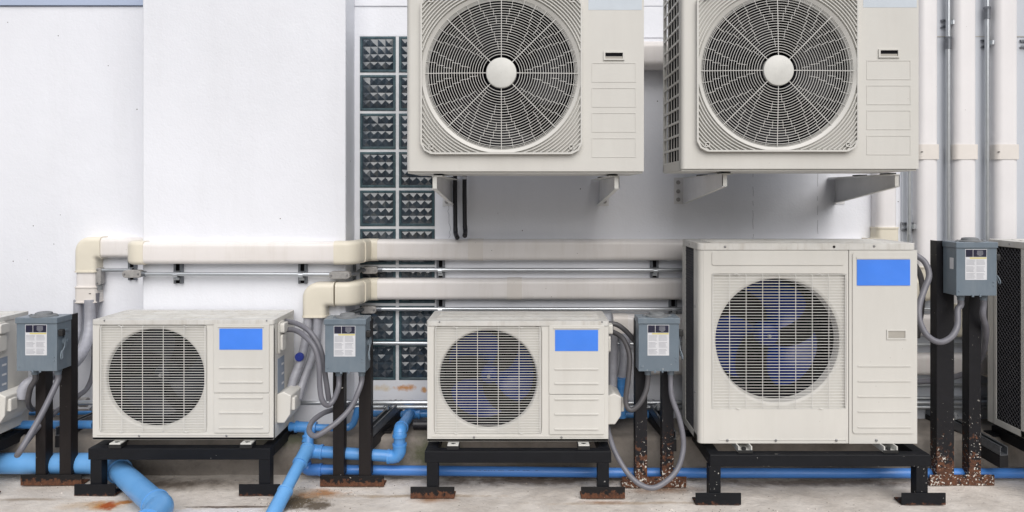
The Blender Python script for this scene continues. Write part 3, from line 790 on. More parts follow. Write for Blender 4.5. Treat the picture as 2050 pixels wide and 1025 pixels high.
xo = X(1977, 3.359)+.4755-X(1617, 3.049)
def sh(px): return px+xo/2.998*F
stand(2.998, (sh(1392), sh(1483)), (sh(1804), sh(1892)), sh(1420), sh(1835), sh(1421.5), sh(1864), 911, .39, 'steel_black', 'steel_black', 'black steel stand at the right edge under the mesh sided unit', SG)
xo2 = (X(-31, 3.11)-.4015)-X(1036.7, 3.11)
def sh2(px): return px+xo2/3.06*F
stand(3.06, (sh2(822), sh2(910)), (sh2(1163), sh2(1251)), sh2(854), sh2(1196.5), sh2(850), sh2(1224), 904, .35, 'steel_black', 'steel_rust', 'black steel stand at the left edge under the cut-off small unit', SG)

# ------------------------------------------------------------ disconnect boxes on posts
def post_stand(pl, pr, foot, ytop, ybot, matn, label, left_vis):
    fy = H*F/(ybot-VY)
    x0, x1 = X(foot[0], fy), X(foot[1], fy); cx = (x0+x1)/2
    o = empty('post_stand', (cx, fy, 0), label, 'post stand', 'steel post stands carrying the disconnect boxes')
    for px0, px1 in (pl, pr):
        xa, xb = X(px0, fy)-cx, X(px1, fy)-cx; b = MB()
        if left_vis: b.box(xa, xb, .003, .008, .045, Z(ytop, fy)); b.box(xa, xa+.005, .008, .055, .045, Z(ytop, fy))
        else: b.box(xa, xb-.0, .003, .008, .045, Z(ytop, fy)); b.box(xb-.005, xb, .008, .055, .045, Z(ytop, fy))
        # front channel lip
        b.build('post', matn, o, bevel=.001)
    b = MB(); b.box(x0-cx, x1-cx, -.004, .001, .001, .05); b.box(x0-cx, x1-cx, .001, .06, .001, .006)
    b.build('foot_plate', 'steel_flaked' if matn == 'steel_flaked' else 'steel_rust', o, bevel=.001)
    return fy
post_stand((70, 90), (118, 141), (42, 164), 630, 972, 'steel_post', 'dark steel post stand at the far left in front of the thick blue pipe', False)
post_stand((666, 688), (718, 742), (641, 769), 640, 974, 'steel_post', 'dark steel post stand between the pillar unit and the glass blocks', False)
post_stand((1272, 1296), (1326, 1349), (1245, 1374), 640, 976, 'steel_flaked', 'rusty paint-splashed post stand between the middle and the large unit', True)
post_stand((1887-11, 1911), (1941, 1965), (1861, 1990), 482, 972, 'steel_flaked', 'tall rusty post stand with white paint flakes at the right', True)

def make_box():
    w_, h_, d_ = .178, .236, .098; hw = w_/2; yf = -d_
    root = empty('disconnect_box', (0, 0, 0), 'x', 'electrical box', 'blue-grey electrical disconnect boxes on posts')
    b = MB(); b.box(-hw, hw, yf, 0, 0, h_-.022)
    b.box(-.022, -.012, yf-.004, yf, -.006, .004); b.box(.012, .02, yf-.003, yf, -.006, .006)
    for x, z in ((hw-.014, .045), (hw-.014, .06), (-hw+.012, .02)): b.lathe((x, z), [(.0004, yf-.002), (.004, yf-.002), (.005, yf+.001)], n=12)
    cab = b.build('housing', 'box', root, bevel=.0025, seg=3)
    MB().box(-hw-.004, hw+.004, yf-.005, .001, h_-.026, h_).build('lid', 'box', root, bevel=.003, seg=3)
    b = MB(); b.lathe((0, -.052), [(.052, h_), (.052, h_+.004), (.047, h_+.005), (.036, h_+.006), (.033, h_+.015), (.024, h_+.018), (.0005, h_+.018)], axis='z', n=36)
    for x in (-.056, .056): b.box(x-.008, x+.008, -.058, -.046, h_, h_+.004); b.cyl((x, -.052), .004, h_+.004, h_+.008, 'z', 8)
    b.build('hub_cap', 'box_cap', root, bevel=.001)
    # label: header, yellow stripe, two columns of text lines
    x0, x1, z0, z1 = -hw+.039, -hw+.134, .070, .205
    b = MB(); b.box(x0, x1, yf-.0008, yf, z0, z1)
    b.mi = 1; b.box(x0+.002, x0+.033, yf-.0013, yf-.0008, z1-.034, z1-.002); b.box(x0+.035, x1-.002, yf-.0013, yf-.0008, z1-.034, z1-.002)
    b.mi = 2; b.box(x0+.020, x1-.002, yf-.0013, yf-.0008, z1-.042, z1-.036)
    b.mi = 3
    for k in range(6):
        l = rnd.uniform(.006, .018); b.box((x0+x1)/2+.017-l, (x0+x1)/2+.017+l, yf-.0017, yf-.0013, z1-.009-k*.0042, z1-.007-k*.0042)
    for c in range(2):
        xa = x0+.004+c*.045
        for k in range(17):
            zz = z1-.047-k*.005
            if k % 6 == 5: continue
            b.box(xa, xa+rnd.uniform(.030, .041), yf-.0013, yf-.0008, zz-.0013, zz)
    b.build('label', ['white', 'ink', 'yellow', 'ink_grey'], root)
    # switch mechanism on the right side
    b = MB(); b.cyl((-.045, .125), .021, hw, hw+.009, 'x', 20); b.cyl((-.045, .125), .007, hw+.009, hw+.016, 'x', 10)
    b.prism([(-.066, .16), (-.055, .165), (-.038, .15), (-.03, .115), (-.05, .10), (-.066, .075), (-.078, .062), (-.086, .07), (-.078, .085), (-.066, .10), (-.06, .125)], hw+.009, hw+.013, 'x')
    b.tube([(hw+.011, -.078, .085), (hw+.015, -.082, .066), (hw+.017, -.088, .052), (hw+.017, -.097, .056), (hw+.015, -.094, .072), (hw+.011, -.083, .088)], .0028, 6, smooth=3)
    b.box(hw, hw+.010, -.068, -.03, .168, .176)
    b.build('lever', 'box', root, bevel=.001)
    b = MB(); b.rrect(-.094, -.072, .152, .182, hw+.001, hw+.021, .006, axis='x'); b.build('knob', 'rubber', root, bevel=.003)
    for x in (-.040, .062):
        b = MB(); b.cyl((x, -.05), .0175, -.013, 0, 'z', 8); b.cyl((x, -.05), .0145, -.026, -.013, 'z', 20); b.build('connector', 'box', root, bevel=.001)
    return root
BYB = 3.188          # back of the boxes
def boxpos(px0, px1, pyb): yf = BYB-.098; return ((X(px0, yf)+X(px1, yf))/2, BYB, Z(pyb, yf))
bx = make_box(); B1 = boxpos(35, 112, 743)
place(bx, B1, 'blue-grey disconnect box at the far left with its switch lever in full view')
boxes = [B1]
for (a, c, d_), lb in (((651, 731, 745.5), 'blue-grey disconnect box between the pillar unit and the glass blocks'),
                       ((1279, 1359, 743.5), 'blue-grey disconnect box with white paint chips, between the middle and large units'),
                       ((1915, 1995, 592), 'blue-grey disconnect box mounted higher than the others, at the right')):
    q = copy_tree(bx); bp = boxpos(a, c, d_); place(q, bp, lb); boxes.append(bp)
bq = q
for hs in bpy.data.objects:                       # the box between the middle and large units is splashed with paint
    if hs.name.startswith('housing') and hs.parent and 'white paint chips' in hs.parent.get('label', ''):
        hs.material_slots[0].link = 'OBJECT'; hs.material_slots[0].material = M['box_chipped']
MB().box(-.0905, -.0892, -.078, -.052, .115, .165).build('side_label', 'white', bq)

# ------------------------------------------------------------ conduits, pipes
def hose(name, pts, r, m, label, cat, group=None, n=14, sm=7):
    """pts: (px, py, depth)"""
    b = MB(); pp = [P(*p) for p in pts]; base = pp[0].copy()
    b.tube(pp, r, n, smooth=sm)
    o = b.build(name, m); return tag(o, label, cat, group)
CG = 'grey flexible conduits'
def z2(k, ox_, oy_, f): return [(ox_+x/f, oy_+y/f, Y) for x, y, Y in k]
c1x = lambda i, sx: (boxes[i][0]+sx, BYB-.05, boxes[i][2]-.02)
def conduit(i, side, pts, label, m='conduit', r=.0117, start=True):
    b = MB(); pp = [P(*p) for p in pts]
    if start:
        s0 = Vector(c1x(i, -.040 if side < 0 else .062)); pp = [s0, s0+Vector((0, 0, -.03))]+pp
    b.tube(pp, r, 14, smooth=7)
    return tag(b.build('flexible_conduit', m), label, 'conduit', CG)
# box 1
conduit(0, 1, z2([(300,560,3.10),(240,680,3.04),(160,820,2.98),(112,897,2.96),(106,905,3.02),(150,840,3.12),(230,740,3.20),(300,680,3.26),(345,645,3.30),(450,570,3.5),(510,520,3.62),(545,430,3.66),(552,300,3.68),(556,120,3.70),(570,-40,3.70)], 0, 600, 2.93), 'grey conduit bowing forward below the far left box', r=.0125)
conduit(0, -1, z2([(178,520,3.15),(165,600,3.18),(185,640,3.24),(215,640,3.30)], 0, 600, 2.93), 'short dark conduit under the far left box, turning to the cut-off unit', 'conduit_dark')
# box 2
conduit(1, -1, z2([(470,600,3.13),(440,680,3.12),(400,722,3.10),(360,690,3.08),(343,600,3.08),(335,430,3.09),(300,315,3.10),(220,235,3.14),(165,207,3.20),(112,205,3.24)], 540, 600, 3.417), 'inner conduit looping from the pillar unit to the box beside it')
conduit(1, -1, z2([(405,690,3.16),(392,600,3.15),(380,520,3.15),(368,420,3.14),(335,310,3.14),(270,215,3.16),(190,165,3.20),(112,148,3.27)], 540, 600, 3.417), 'outer conduit arching above its twin from the pillar unit to the box', 'conduit', start=False)
conduit(1, 1, z2([(610,620,3.12),(560,730,3.10),(480,820,3.06),(390,890,3.03),(310,932,3.02),(270,900,3.05),(290,835,3.12),(360,780,3.18),(440,750,3.26),(520,722,3.36),(600,705,3.46)], 540, 600, 3.417), 'conduit making a wide loop low in front of the blue pipe tee')
# box 3
conduit(2, -1, z2([(238,470,3.13),(205,535,3.12),(160,565,3.12),(135,520,3.13),(148,400,3.14),(155,290,3.16),(125,205,3.2),(80,170,3.24),(45,160,3.25)], 1200, 600, 2.56), 'dark conduit looping from the middle unit up to the splashed box', 'conduit_dark')
conduit(2, -1, z2([(45,122,3.27),(90,128,3.27),(135,160,3.27),(175,205,3.27),(200,240,3.3)], 1200, 600, 2.56), 'short dark conduit running behind the post next to the middle unit', 'conduit_dark', start=False)
conduit(2, 1, z2([(372,500,3.12),(415,630,3.10),(430,760,3.08),(392,880,3.05),(300,957,3.02),(225,955,3.02),(150,895,3.05),(85,790,3.10),(52,700,3.16),(40,640,3.22)], 1200, 600, 2.56), 'long light grey conduit sagging to the floor in front of the rusty post stand')
# box 4
conduit(3, -1, z2([(356,660,3.13),(352,780,3.10),(305,862,3.08),(220,896,3.07),(130,845,3.08),(78,740,3.10),(74,630,3.12),(108,520,3.14),(146,410,3.16),(118,315,3.18),(55,262,3.2),(30,250,3.25)], 1820, 440, 3.66), 'thick grey conduit curling from the large unit up into the high box', r=.0132)
conduit(3, 1, z2([(540,700,3.14),(562,800,3.18),(555,900,3.24),(530,1000,3.32),(440,1110,3.42),(250,1170,3.48),(50,1190,3.48)], 1820, 440, 3.66), 'grey conduit dropping behind the right post under the high box', 'conduit', r=.0132)
conduit(3, 1, z2([(45,330,3.3),(85,420,3.3),(98,560,3.3),(82,720,3.33),(60,860,3.36)], 1820, 440, 3.66), 'dark conduit in the shade behind the large unit door', 'conduit_dark', start=False, r=.0125)

# insulated pipes
def insul(pts, r, label): return hose('insulated_pipe', pts, r, 'insul', label, 'pipe', 'tape-wrapped refrigerant pipes', 16)
ip = insul(z2([(262,100,3.37),(258,200,3.36),(240,300,3.34),(212,420,3.32),(165,540,3.29),(132,660,3.27),(128,700,3.27)], 540, 600, 3.417), .0205, 'grey wrapped pipe with a blue cap dropping from the elbow to the pillar unit')
b = MB(); cp = P(540+208/3.417, 600+388/3.417, 3.31)
b.lathe((cp.x, cp.z), [(.0005, cp.y-.020), (.012, cp.y-.020), (.0135, cp.y-.0185), (.019, cp.y-.018), (.0205, cp.y-.015), (.0205, cp.y-.004)], n=28)
b.build('blue_cap', 'cap_blue', ip)
insul(z2([(326,100,3.37),(325,220,3.37),(300,370,3.36),(250,500,3.34),(215,600,3.31),(195,680,3.29)], 540, 600, 3.417), .020, 'grey wrapped pipe running behind the one with the blue cap')
insul(z2([(458,0,3.70),(456,120,3.70),(448,200,3.68),(420,290,3.60),(380,350,3.5)], 0, 600, 2.93), .0215, 'thinner wrapped pipe leaving the far left elbow duct')
insul(z2([(528,0,3.69),(527,130,3.68),(515,230,3.64),(470,330,3.56),(400,400,3.46),(300,442,3.34),(210,470,3.28),(150,510,3.25),(128,580,3.24)], 0, 600, 2.93), .027, 'thick wrapped pipe sweeping left behind the far left post stand')
insul([(1228,665,3.32),(1228,720,3.32),(1227,770,3.31),(1226,805,3.30)], .0205, 'grey wrapped pipe squeezed between the middle unit and the splashed post')
insul([(1252,668,3.50),(1251,710,3.48),(1247,750,3.44),(1244,762,3.42)], .026, 'pale wrapped pipe ending in a blue coupling behind the middle unit')

# black drain pipes under the left wall unit
for i, (px, yb, lb) in enumerate(((911, 470, 'black drain pipe nearest the bracket, its end bent forward'), (930, 466, 'black drain pipe with a white clip band, second from the bracket'))):
    b = MB(); pth = [P(px, 300, 3.54), P(px, 400, 3.54), P(px+.6, yb-14, 3.54), P(px+1.5, yb-2, 3.53), P(px+1.5+(3 if i == 0 else -1), yb+6, 3.49)]
    b.tube(pth[:3], .011, 14, cap=False); b.tube(pth[2:], .0118, 14, smooth=4, cap=False)
    e = pth[-1]; dirv = (pth[-1]-pth[-2]).normalized(); b.tube([e-dirv*.01, e], .008, 12)
    o = b.build('drain_pipe', 'black_pipe'); tag(o, lb, 'drain pipe', 'black drain pipes under the wall unit')
    if i == 1:
        b = MB(); b.lathe((X(px, 3.54), 3.54), [(.0115, Z(359, 3.54)), (.0128, Z(359, 3.54)), (.0128, Z(353, 3.54)), (.0115, Z(353, 3.54))], axis='z', n=20)
        b.build('clip_band', 'white', o)

# ------------------------------------------------------------ cream trunking ducts
DW, DD = .106, .070
def prof(w_, d_, r=.024):
    """duct profile: u from the wall outwards (0..d), v across"""
    p = [(0, -w_/2), (d_-r, -w_/2)]
    for k in range(1, 7): a = R(-90+90*k/6); p.append((d_-r+r*math.sin(R(90*k/6)), -w_/2+r-r*math.cos(R(90*k/6))))
    for k in range(0, 7): p.append((d_-r+r*math.cos(R(90*k/6)), w_/2-r+r*math.sin(R(90*k/6))))
    p.append((0, w_/2)); return p
OUT = (0, -1, 0)
def run(label, grp='cream pipe-cover ducts along the walls'):
    o = bpy.data.objects.new('pipe_duct', None); COL.objects.link(o); return tag(o, label, 'duct', grp)
def seg(o, name, m, path, w_=DW, d_=DD, fixed=OUT, r=.024, fl=0, cap=True, lip=False):
    base = Vector(o.location)
    pp = [Vector(p)-base for p in path]
    if fl: pp = fillet(pp, fl, 8)
    b = MB(); b.sweep(pp, fixed, prof(w_, d_, r), cap)
    if lip:
        for i, j in ((0, 1), (-1, -2)):
            t = (pp[j]-pp[i]).normalized()*.006
            b.sweep([pp[i]-t*.05, pp[i]+t], fixed, prof(w_+.005, d_+.0035, r+.001), cap)
    return b.build(name, m, o, sharp=30)
def boxy(o, name, m, a, B, c, w_, d_, ri=.012, ro=.072, r=.024):
    base = Vector(o.location); a, B, c = (Vector(p)-base for p in (a, B, c)); u = (a-B).normalized(); v = (c-B).normalized()
    fx_ = Vector(OUT); h = w_/2; sg = 1 if (-u).cross(fx_).dot(v) > 0 else -1; pr = prof(w_, d_, r); L = []
    t = -u; bb = t.cross(fx_); L.append([a+fx_*p+bb*q for p, q in pr])
    for k in range(13):
        th = math.pi/2*k/12; dr = -(v*math.cos(th)+u*math.sin(th))
        pi_ = B+(u+v)*(h+ri)+dr*ri; po = B-(u+v)*h+(u+v)*ro+dr*ro
        L.append([po.lerp(pi_, (q*sg+h)/(2*h))+fx_*p for p, q in pr])
    bb = v.cross(fx_); L.append([c+fx_*p+bb*q for p, q in pr])
    b = MB(); b.loops(L)
    for e, t_ in ((a, -u), (c, -v)): b.sweep([e-t_*.0003, e+t_*.007], OUT, prof(w_+.005, d_+.0035, r+.001))
    return b.build(name, m, o, sharp=40)
ctr = lambda px, py, Y: P(px, py, Y)
# --- upper run
zu = Z(500, YW-.04)                     # centre height
o1 = run('upper cream duct from the far left elbow, across the pillar and behind the large unit'); o1.location = (X(170, YL), YL, Z(600, YL))
xl = X(171.5, YL-.06)
zu_ = Z(507, YC-.06)
seg(o1, 'end_coupling', 'joint', [(xl, YL, Z(606, YL-.06)), (xl, YL, Z(574, YL-.06))], DW+.008, DD+.004, lip=True)
seg(o1, 'duct_length', 'duct', [(xl, YL, Z(576, YL-.06)), (xl, YL, Z(540, YL-.06))])
boxy(o1, 'elbow', 'cream', (xl, YL, Z(545, YL-.06)), (xl, YL, zu), (X(203, YL-.06), YL, zu), DW+.006, DD+.004)
seg(o1, 'duct_length', 'duct', [(X(200, YL-.06), YL, zu), (xc0+.0, YL, zu)])
# corner piece wrapping from the left wall round onto the pillar
zf = Vector((0, 0, 1))
def prof2(w_, d_, r=.022):   # profile for sweeps in plan: u = height, v = depth
    return [(a, c) for a, c in rr(-w_/2, w_/2, -d_/2, d_/2, r, 5)]
def plan(o, name, m, path, w_, d_, fl):
    base = Vector(o.location); pp = fillet([Vector(p)-base for p in path], fl, 8)
    b = MB(); b.sweep(pp, zf, prof2(w_, d_)); return b.build(name, m, o, sharp=30)
yc_ = YC-DD/2; xk = X(262, YC-.07)
plan(o1, 'corner_elbow', 'cream', [(xk-.028+.02, YL-.01, zu), (xk-.0+-.008, yc_, zu), (X(286, YC-.07), yc_, zu)], DW+.008, DD+.006, .04)
seg(o1, 'duct_length', 'duct', [(X(283, YC-.07), YC-.001, zu), (X(672, YC-.07), YC-.001, zu)])
def inner_offset(o, z, x_from):
    yw_ = YW-DD/2
    plan(o, 'corner_elbow', 'cream', [(X(x_from, YC-.07), yc_-.001, z), (X(703, YC-.04), yc_-.001, z), (X(703, YC-.04)+.018+.0, YC+.05, z), ], DW+.008, DD+.006, .038)
    plan(o, 'corner_elbow', 'cream', [(X(703, YC-.04)+.02, YC+.03, z), (X(703, YC-.04)+.03, yw_, z), (X(755, YW-.07), yw_, z)], DW+.006, DD+.004, .04)
inner_offset(o1, zu, 668)
xv = X(1778.5, YW-.07)
seg(o1, 'duct_length', 'duct', [(X(753, YW-.07), YW-.001, zu), (xv-.08, YW-.001, zu)])
seg(o1, 'joint_cover', 'joint', [(X(937, YW-.07), YW-.001, zu), (X(967, YW-.07), YW-.001, zu)], DW+.004, DD+.003)
boxy(o1, 'elbow', 'cream', (xv-.10, YW-.001, zu), (xv, YW-.001, zu), (xv, YW-.001, Z(455, YW-.07)), DW+.008, DD+.004)
seg(o1, 'duct_length', 'duct_white', [(xv, YW-.001, Z(457, YW-.07)), (xv, YW-.001, 2.6)], r=.036)
# --- second run
z2_ = Z(579.5, YW-.06)
o2 = run('second cream duct starting with a fat elbow on the pillar, passing over the glass blocks'); o2.location = (X(627, YC), YC, Z(637, YC))
xe = X(627.5, YC-.07)
boxy(o2, 'elbow', 'cream', (xe, YC-.001, Z(636, YC-.07)), (xe, YC-.001, z2_), (X(668, YC-.07), YC-.001, z2_), DW+.006, DD+.004)
inner_offset(o2, z2_, 671)
xv2 = X(1861, YW-.07)
seg(o2, 'duct_length', 'duct', [(X(753, YW-.07), YW-.001, z2_), (xv2-.08, YW-.001, z2_)])
seg(o2, 'joint_cover', 'joint', [(X(1015, YW-.07), YW-.001, z2_), (X(1045, YW-.07), YW-.001, z2_)], DW+.004, DD+.003)
boxy(o2, 'elbow', 'cream', (xv2-.09, YW-.001, z2_-.004), (xv2, YW-.001, z2_-.004), (xv2, YW-.001, Z(534, YW-.07)), DW+.008, DD+.004)
seg(o2, 'duct_length', 'duct_white', [(xv2, YW-.001, Z(536, YW-.07)), (xv2, YW-.001, 2.6)], r=.036)
seg(o2, 'joint_cover', 'joint', [(xv2, YW-.001, Z(319, YW-.07)), (xv2, YW-.001, Z(289, YW-.07))], DW+.005, DD+.003)
# --- third and fourth
for (pxv, pyh, xs_, lb) in ((1936.5, 652, 1231, 'middle of the three tall vertical ducts at the right, turning left low down'), (2019, 731, 1300, 'rightmost tall vertical duct, turning left lowest behind the high box')):
    z3 = Z(pyh, YW-.06); xv3 = X(pxv, YW-.07)
    o3 = run(lb); o3.location = (xv3, YW, z3-.06)
    seg(o3, 'duct_length', 'duct', [(X(xs_, YW-.07), YW-.001, z3), (xv3-.08, YW-.001, z3)])
    if pxv < 2000: seg(o3, 'end_cover', 'joint', [(X(xs_-3, YW-.07), YW-.001, z3), (X(xs_+26, YW-.07), YW-.001, z3)], DW+.004, DD+.003)
    boxy(o3, 'elbow', 'cream', (xv3-.10, YW-.001, z3), (xv3, YW-.001, z3), (xv3, YW-.001, z3+.11), DW+.012, DD+.004)
    seg(o3, 'duct_length', 'duct_white', [(xv3, YW-.001, z3+.105), (xv3, YW-.001, 2.6)], DW+.008 if pxv < 2000 else DW+.012, r=.036)
    seg(o3, 'joint_cover', 'joint', [(xv3, YW-.001, Z(319, YW-.07)), (xv3, YW-.001, Z(289, YW-.07))], DW+.018, DD+.003)
# wide duct behind the wall units
o4 = run('wide white duct seen in the gap between the two wall units'); o4.location = (X(1310, YW), YW, Z(135, YW))
seg(o4, 'duct_length', 'duct', [(X(1120, YW-.09), YW-.007, Z(108, YW-.09)), (X(1730, YW-.09), YW-.007, Z(108, YW-.09))], .135, .095, r=.035)

def notch(o, px, py, Y, w_=.010, h_=.004):
    p = P(px, py, Y)-Vector(o.location); MB().rrect(p.x-w_/2, p.x+w_/2, p.z-h_/2, p.z+h_/2, p.y-.0006, p.y+.003, h_/2.2).build('screw_hole', 'dark', o)
yf_ = YW-.001-DD-.0035
notch(o2, 1846, 304, yf_); notch(o1, 952, 487, yf_+.002, .006, .006); notch(o2, 1029, 566, yf_+.002, .006, .006)
notch(o1, 180, 588, YL-DD-.0045, .012, .004); notch(o1, 1692, 487, yf_+.002, .007, .004)
for o_, px in ((o3, 2000),): notch(o_, px, 304, yf_)
# ------------------------------------------------------------ steel conduit runs with clamps
def pipe_run(name, pts, r, m, label, cat, group=None, fl=0):
    pp = [Vector(p) for p in pts]
    if fl and len(pp) > 2: pp = fillet(pp, fl, 6)
    b = MB(); b.tube(pp, r, 14); return tag(b.build(name, m), label, cat, group)
MG = 'galvanised conduit tubes'
def body(px, py, Y, horiz, parent, l=.075, w_=.036):
    """oval conduit body with cover screws"""
    b = MB(); c = P(px, py, Y)
    if horiz: b.rrect(c.x-l/2, c.x+l/2, c.z-w_/2, c.z+w_/2, Y-.018, Y+.022, w_/2.2)
    else: b.rrect(c.x-w_/2, c.x+w_/2, c.z-l/2, c.z+l/2, Y-.018, Y+.022, .008)
    o = b.build('fitting', 'cast', parent, bevel=.003)
    for s_ in (-1, 1):
        x, z = (c.x+s_*(l/2-.012), c.z) if horiz else (c.x, c.z+s_*(l/2-.010))
        MB().lathe((x, z), [(.0004, Y-.022), (.004, Y-.0215), (.005, Y-.018)], n=10).build('screw', 'screw', o)
    return o
def collar(b, p, q, r): b.tube([p, q], r, 14)
# tube A, left wall + pillar + main wall
yl_ = YL-.04; yq = YC-.04; ym = YW-.04
t1 = pipe_run('conduit_tube', [P(199, 541, yl_), P(262, 541, yl_)], .0098, 'galv', 'short galvanised tube on the far left wall between two grey fittings', 'conduit', MG)
body(199, 553, yl_, False, t1, .09, .034)
b = MB(); b.tube([P(199, 570, yl_), P(199, 580, yl_)], .016, 12); b.build('collar', 'box_cap', t1)
t2 = pipe_run('conduit_tube', [P(284, 548.5, yq), P(668, 549.5, yq)], .0100, 'galv', 'galvanised tube crossing the white pillar under the upper duct', 'conduit', MG)
body(267, 548, yq, True, t2, .09); body(681, 550.5, yq, True, t2, .10)
b = MB(); b.tube([P(283, 548, yq), P(292, 548, yq)], .0135, 12); b.build('collar', 'galv_dull', t2)
t3 = pipe_run('conduit_tube', [P(755, 540, ym), P(1700, 541, ym), ], .0100, 'galv', 'galvanised tube between the two cream ducts, starting at the glass blocks', 'conduit', MG)
body(741, 540.5, ym, True, t3, .085)
b = MB(); b.tube([P(754, 540, ym), P(766, 540, ym)], .0135, 12); b.tube([P(690, 551, yq+.02), P(712, 548, YC+.02), P(722, 541, YW-.08), P(735, 541, ym)], .010, 12, smooth=4); b.build('collar', 'galv_dull', t3)
t4 = pipe_run('conduit_tube', [P(750, 618.5, ym), P(1960, 619, ym)], .0100, 'galv', 'galvanised tube just below the second duct, behind the tops of the small units', 'conduit', MG)
body(738, 619.5, ym, True, t4, .085)
b = MB(); b.tube([P(752, 618.5, ym), P(764, 618.5, ym)], .0135, 12); b.tube([P(700, 628, YC+.02), P(716, 622, YW-.12), P(728, 619, ym)], .010, 12, smooth=4); b.build('collar', 'galv_dull', t4)
pipe_run('conduit_tube', [P(738, 687, ym), P(1960, 690, ym)], .0095, 'galv', 'galvanised tube crossing the lower glass blocks', 'conduit', MG)
pipe_run('conduit_tube', [P(1700, 771, ym), P(2400, 771, ym)], .0100, 'galv', 'galvanised tube low behind the tall rusty posts, above the bundle', 'conduit', MG)
for i, (py, yy_, xa, xb) in enumerate(((806, YW-.05, 150, 2300), (815, YW-.075, 600, 2300))):
    pipe_run('conduit_tube', [P(xa, py, yy_ if xa > 500 else YC-.03), P(xb, py, yy_)], .0115, 'galv', ['upper tube of the low galvanised pair running above the kerb', 'lower tube of the low galvanised pair running above the kerb'][i], 'conduit', MG)
pipe_run('conduit_tube', [P(1700, 797, YW-.03), P(2300, 797, YW-.03)], .0105, 'galv', 'third low tube, only behind the tall rusty posts', 'conduit', MG)
b = MB(); b.tube([P(150, 805, YL-.25), P(160, 805, YL-.25)], .02, 12); b.tube([P(160, 805, YL-.25), P(175, 805, YL-.25)], .024, 6)
tag(b.build('pipe_union', 'cast'), 'grey threaded pipe union left of the pillar unit', 'pipe fitting')

def clamp(px, y0, y1, yc, Y, label, vert=True, m='galv_dull'):
    """short strut channel on the wall with a saddle clamp and its bolt"""
    o = empty('strut_clamp', P(px, y1 if vert else yc, Y), label, 'clamp', 'strut channel clamps holding the tubes'); base = Vector(o.location)
    b = MB(); w_ = .0205
    if vert:
        x = 0; z0, z1 = 0, Z(y0, Y)-Z(y1, Y)
        b.box(x-w_, x+w_, -.003, 0, z0, z1); b.box(x-w_, x-w_+.003, -.021, -.003, z0, z1); b.box(x+w_-.003, x+w_, -.021, -.003, z0, z1)
        b.box(x-w_+.003, x-w_+.011, -.021, -.018, z0, z1); b.box(x+w_-.011, x+w_-.003, -.021, -.018, z0, z1)
    else:
        L_ = (X(y1, Y)-X(y0, Y))/2
        b.box(-L_, L_, -.003, 0, -w_, w_); b.box(-L_, L_, -.021, -.003, w_-.003, w_); b.box(-L_, L_, -.021, -.003, -w_, -w_+.003)
        b.box(-L_, L_, -.021, -.018, w_-.011, w_-.003); b.box(-L_, L_, -.021, -.018, -w_+.003, -w_+.011)
    b.mi = 1
    if vert: b.box(-w_+.003, w_-.003, -.0045, -.003, z0, z1)
    else: b.box(-L_, L_, -.0045, -.003, -w_+.003, w_-.003)
    b.build('channel', [m, 'dark'], o, bevel=.0008)
    zc = Z(yc, Y)-base.z if vert else 0
    b = MB()
    if vert:
        arc = [(-.034, 0)]+[(-.040-.0125*math.sin(R(a)), .0125*math.cos(R(a))) for a in range(-20, 201, 20)]
        b.sweep([Vector((0, y, zc+z)) for y, z in [(-.021, .017)]+[(-.040-.0115*math.sin(R(a)), .0115*math.cos(R(a))) for a in range(0, 181, 22)]+[(-.021, -.017)]], (1, 0, 0), [(-.011, -.001), (.011, -.001), (.011, .001), (-.011, .001)])
        b.cyl((0, zc-.020), .0055, -.036, -.020, 'y', 6); b.box(-.012, .012, -.034, -.0225, zc-.026, zc-.014)
    else:
        b.sweep([Vector((x, y, zc)) for y, x in [(-.021, .017)]+[(-.040-.0115*math.sin(R(a)), .0115*math.cos(R(a))) for a in range(0, 181, 22)]+[(-.021, -.017)]], (0, 0, 1), [(-.011, -.001), (.011, -.001), (.011, .001), (-.011, .001)])
        b.cyl((.020, zc), .0055, -.036, -.020, 'y', 6); b.box(.014, .026, -.034, -.0225, zc-.012, zc+.012)
    b.build('saddle', 'galv', o, bevel=.0006)
clamp(360, 520, 567, 548.5, YC, 'strut clamp nearest the left edge of the white pillar')
clamp(608, 520, 567, 549, YC, 'strut clamp on the pillar above the fat elbow')
clamp(705, 520, 572, 548, YW-.02, 'strut channel tucked in the corner between pillar and glass blocks')
clamp(883, 512, 560, 540.5, YW, 'strut clamp beside the glass blocks, between the cream ducts')
clamp(1309, 515, 557, 540.5, YW, 'strut clamp between the cream ducts near the large unit')
clamp(883, 596, 626, 618.5, YW, 'strut clamp beside the glass blocks, under the second duct')
clamp(1346, 596, 630, 618.5, YW, 'strut clamp above the splashed box, under the second duct')
clamp(268, 520, 560, 541, YL-.0, 'strut clamp half hidden behind the corner elbow on the left wall')
# vertical tubes at the right
for i, (px, r_, lb) in enumerate(((1820, .0105, 'vertical galvanised tube right of the duct elbow above the large unit'), (1898, .0115, 'vertical galvanised tube left of the middle tall duct'), (1976, .0115, 'vertical galvanised tube left of the rightmost tall duct'))):
    q = pipe_run('conduit_tube', [P(px, 640, ym), P(px, -120, ym)], r_, 'galv', lb, 'conduit', MG)
    if i:
        y0 = (82, 22)[i-1]; b = MB(); b.tube([P(px, y0+16, ym), P(px, y0-5, ym)], r_+.0035, 14); b.tube([P(px, y0-8, ym), P(px, y0-4, ym)], r_+.006, 6); b.build('coupling', 'galv_dull', q)
clamp(1820, 1803, 1838, 453, YW, 'horizontal strut clamp on the tube above the large unit', False)
clamp(1898, 1879, 1915, 49, YW, 'highest horizontal strut clamp at the right', False)
clamp(1976, 1960, 1993, 89, YW, 'horizontal strut clamp left of the rightmost duct', False)
clamp(2055, 2040, 2074, 89, YW, 'strut clamp cut off by the right edge', False)

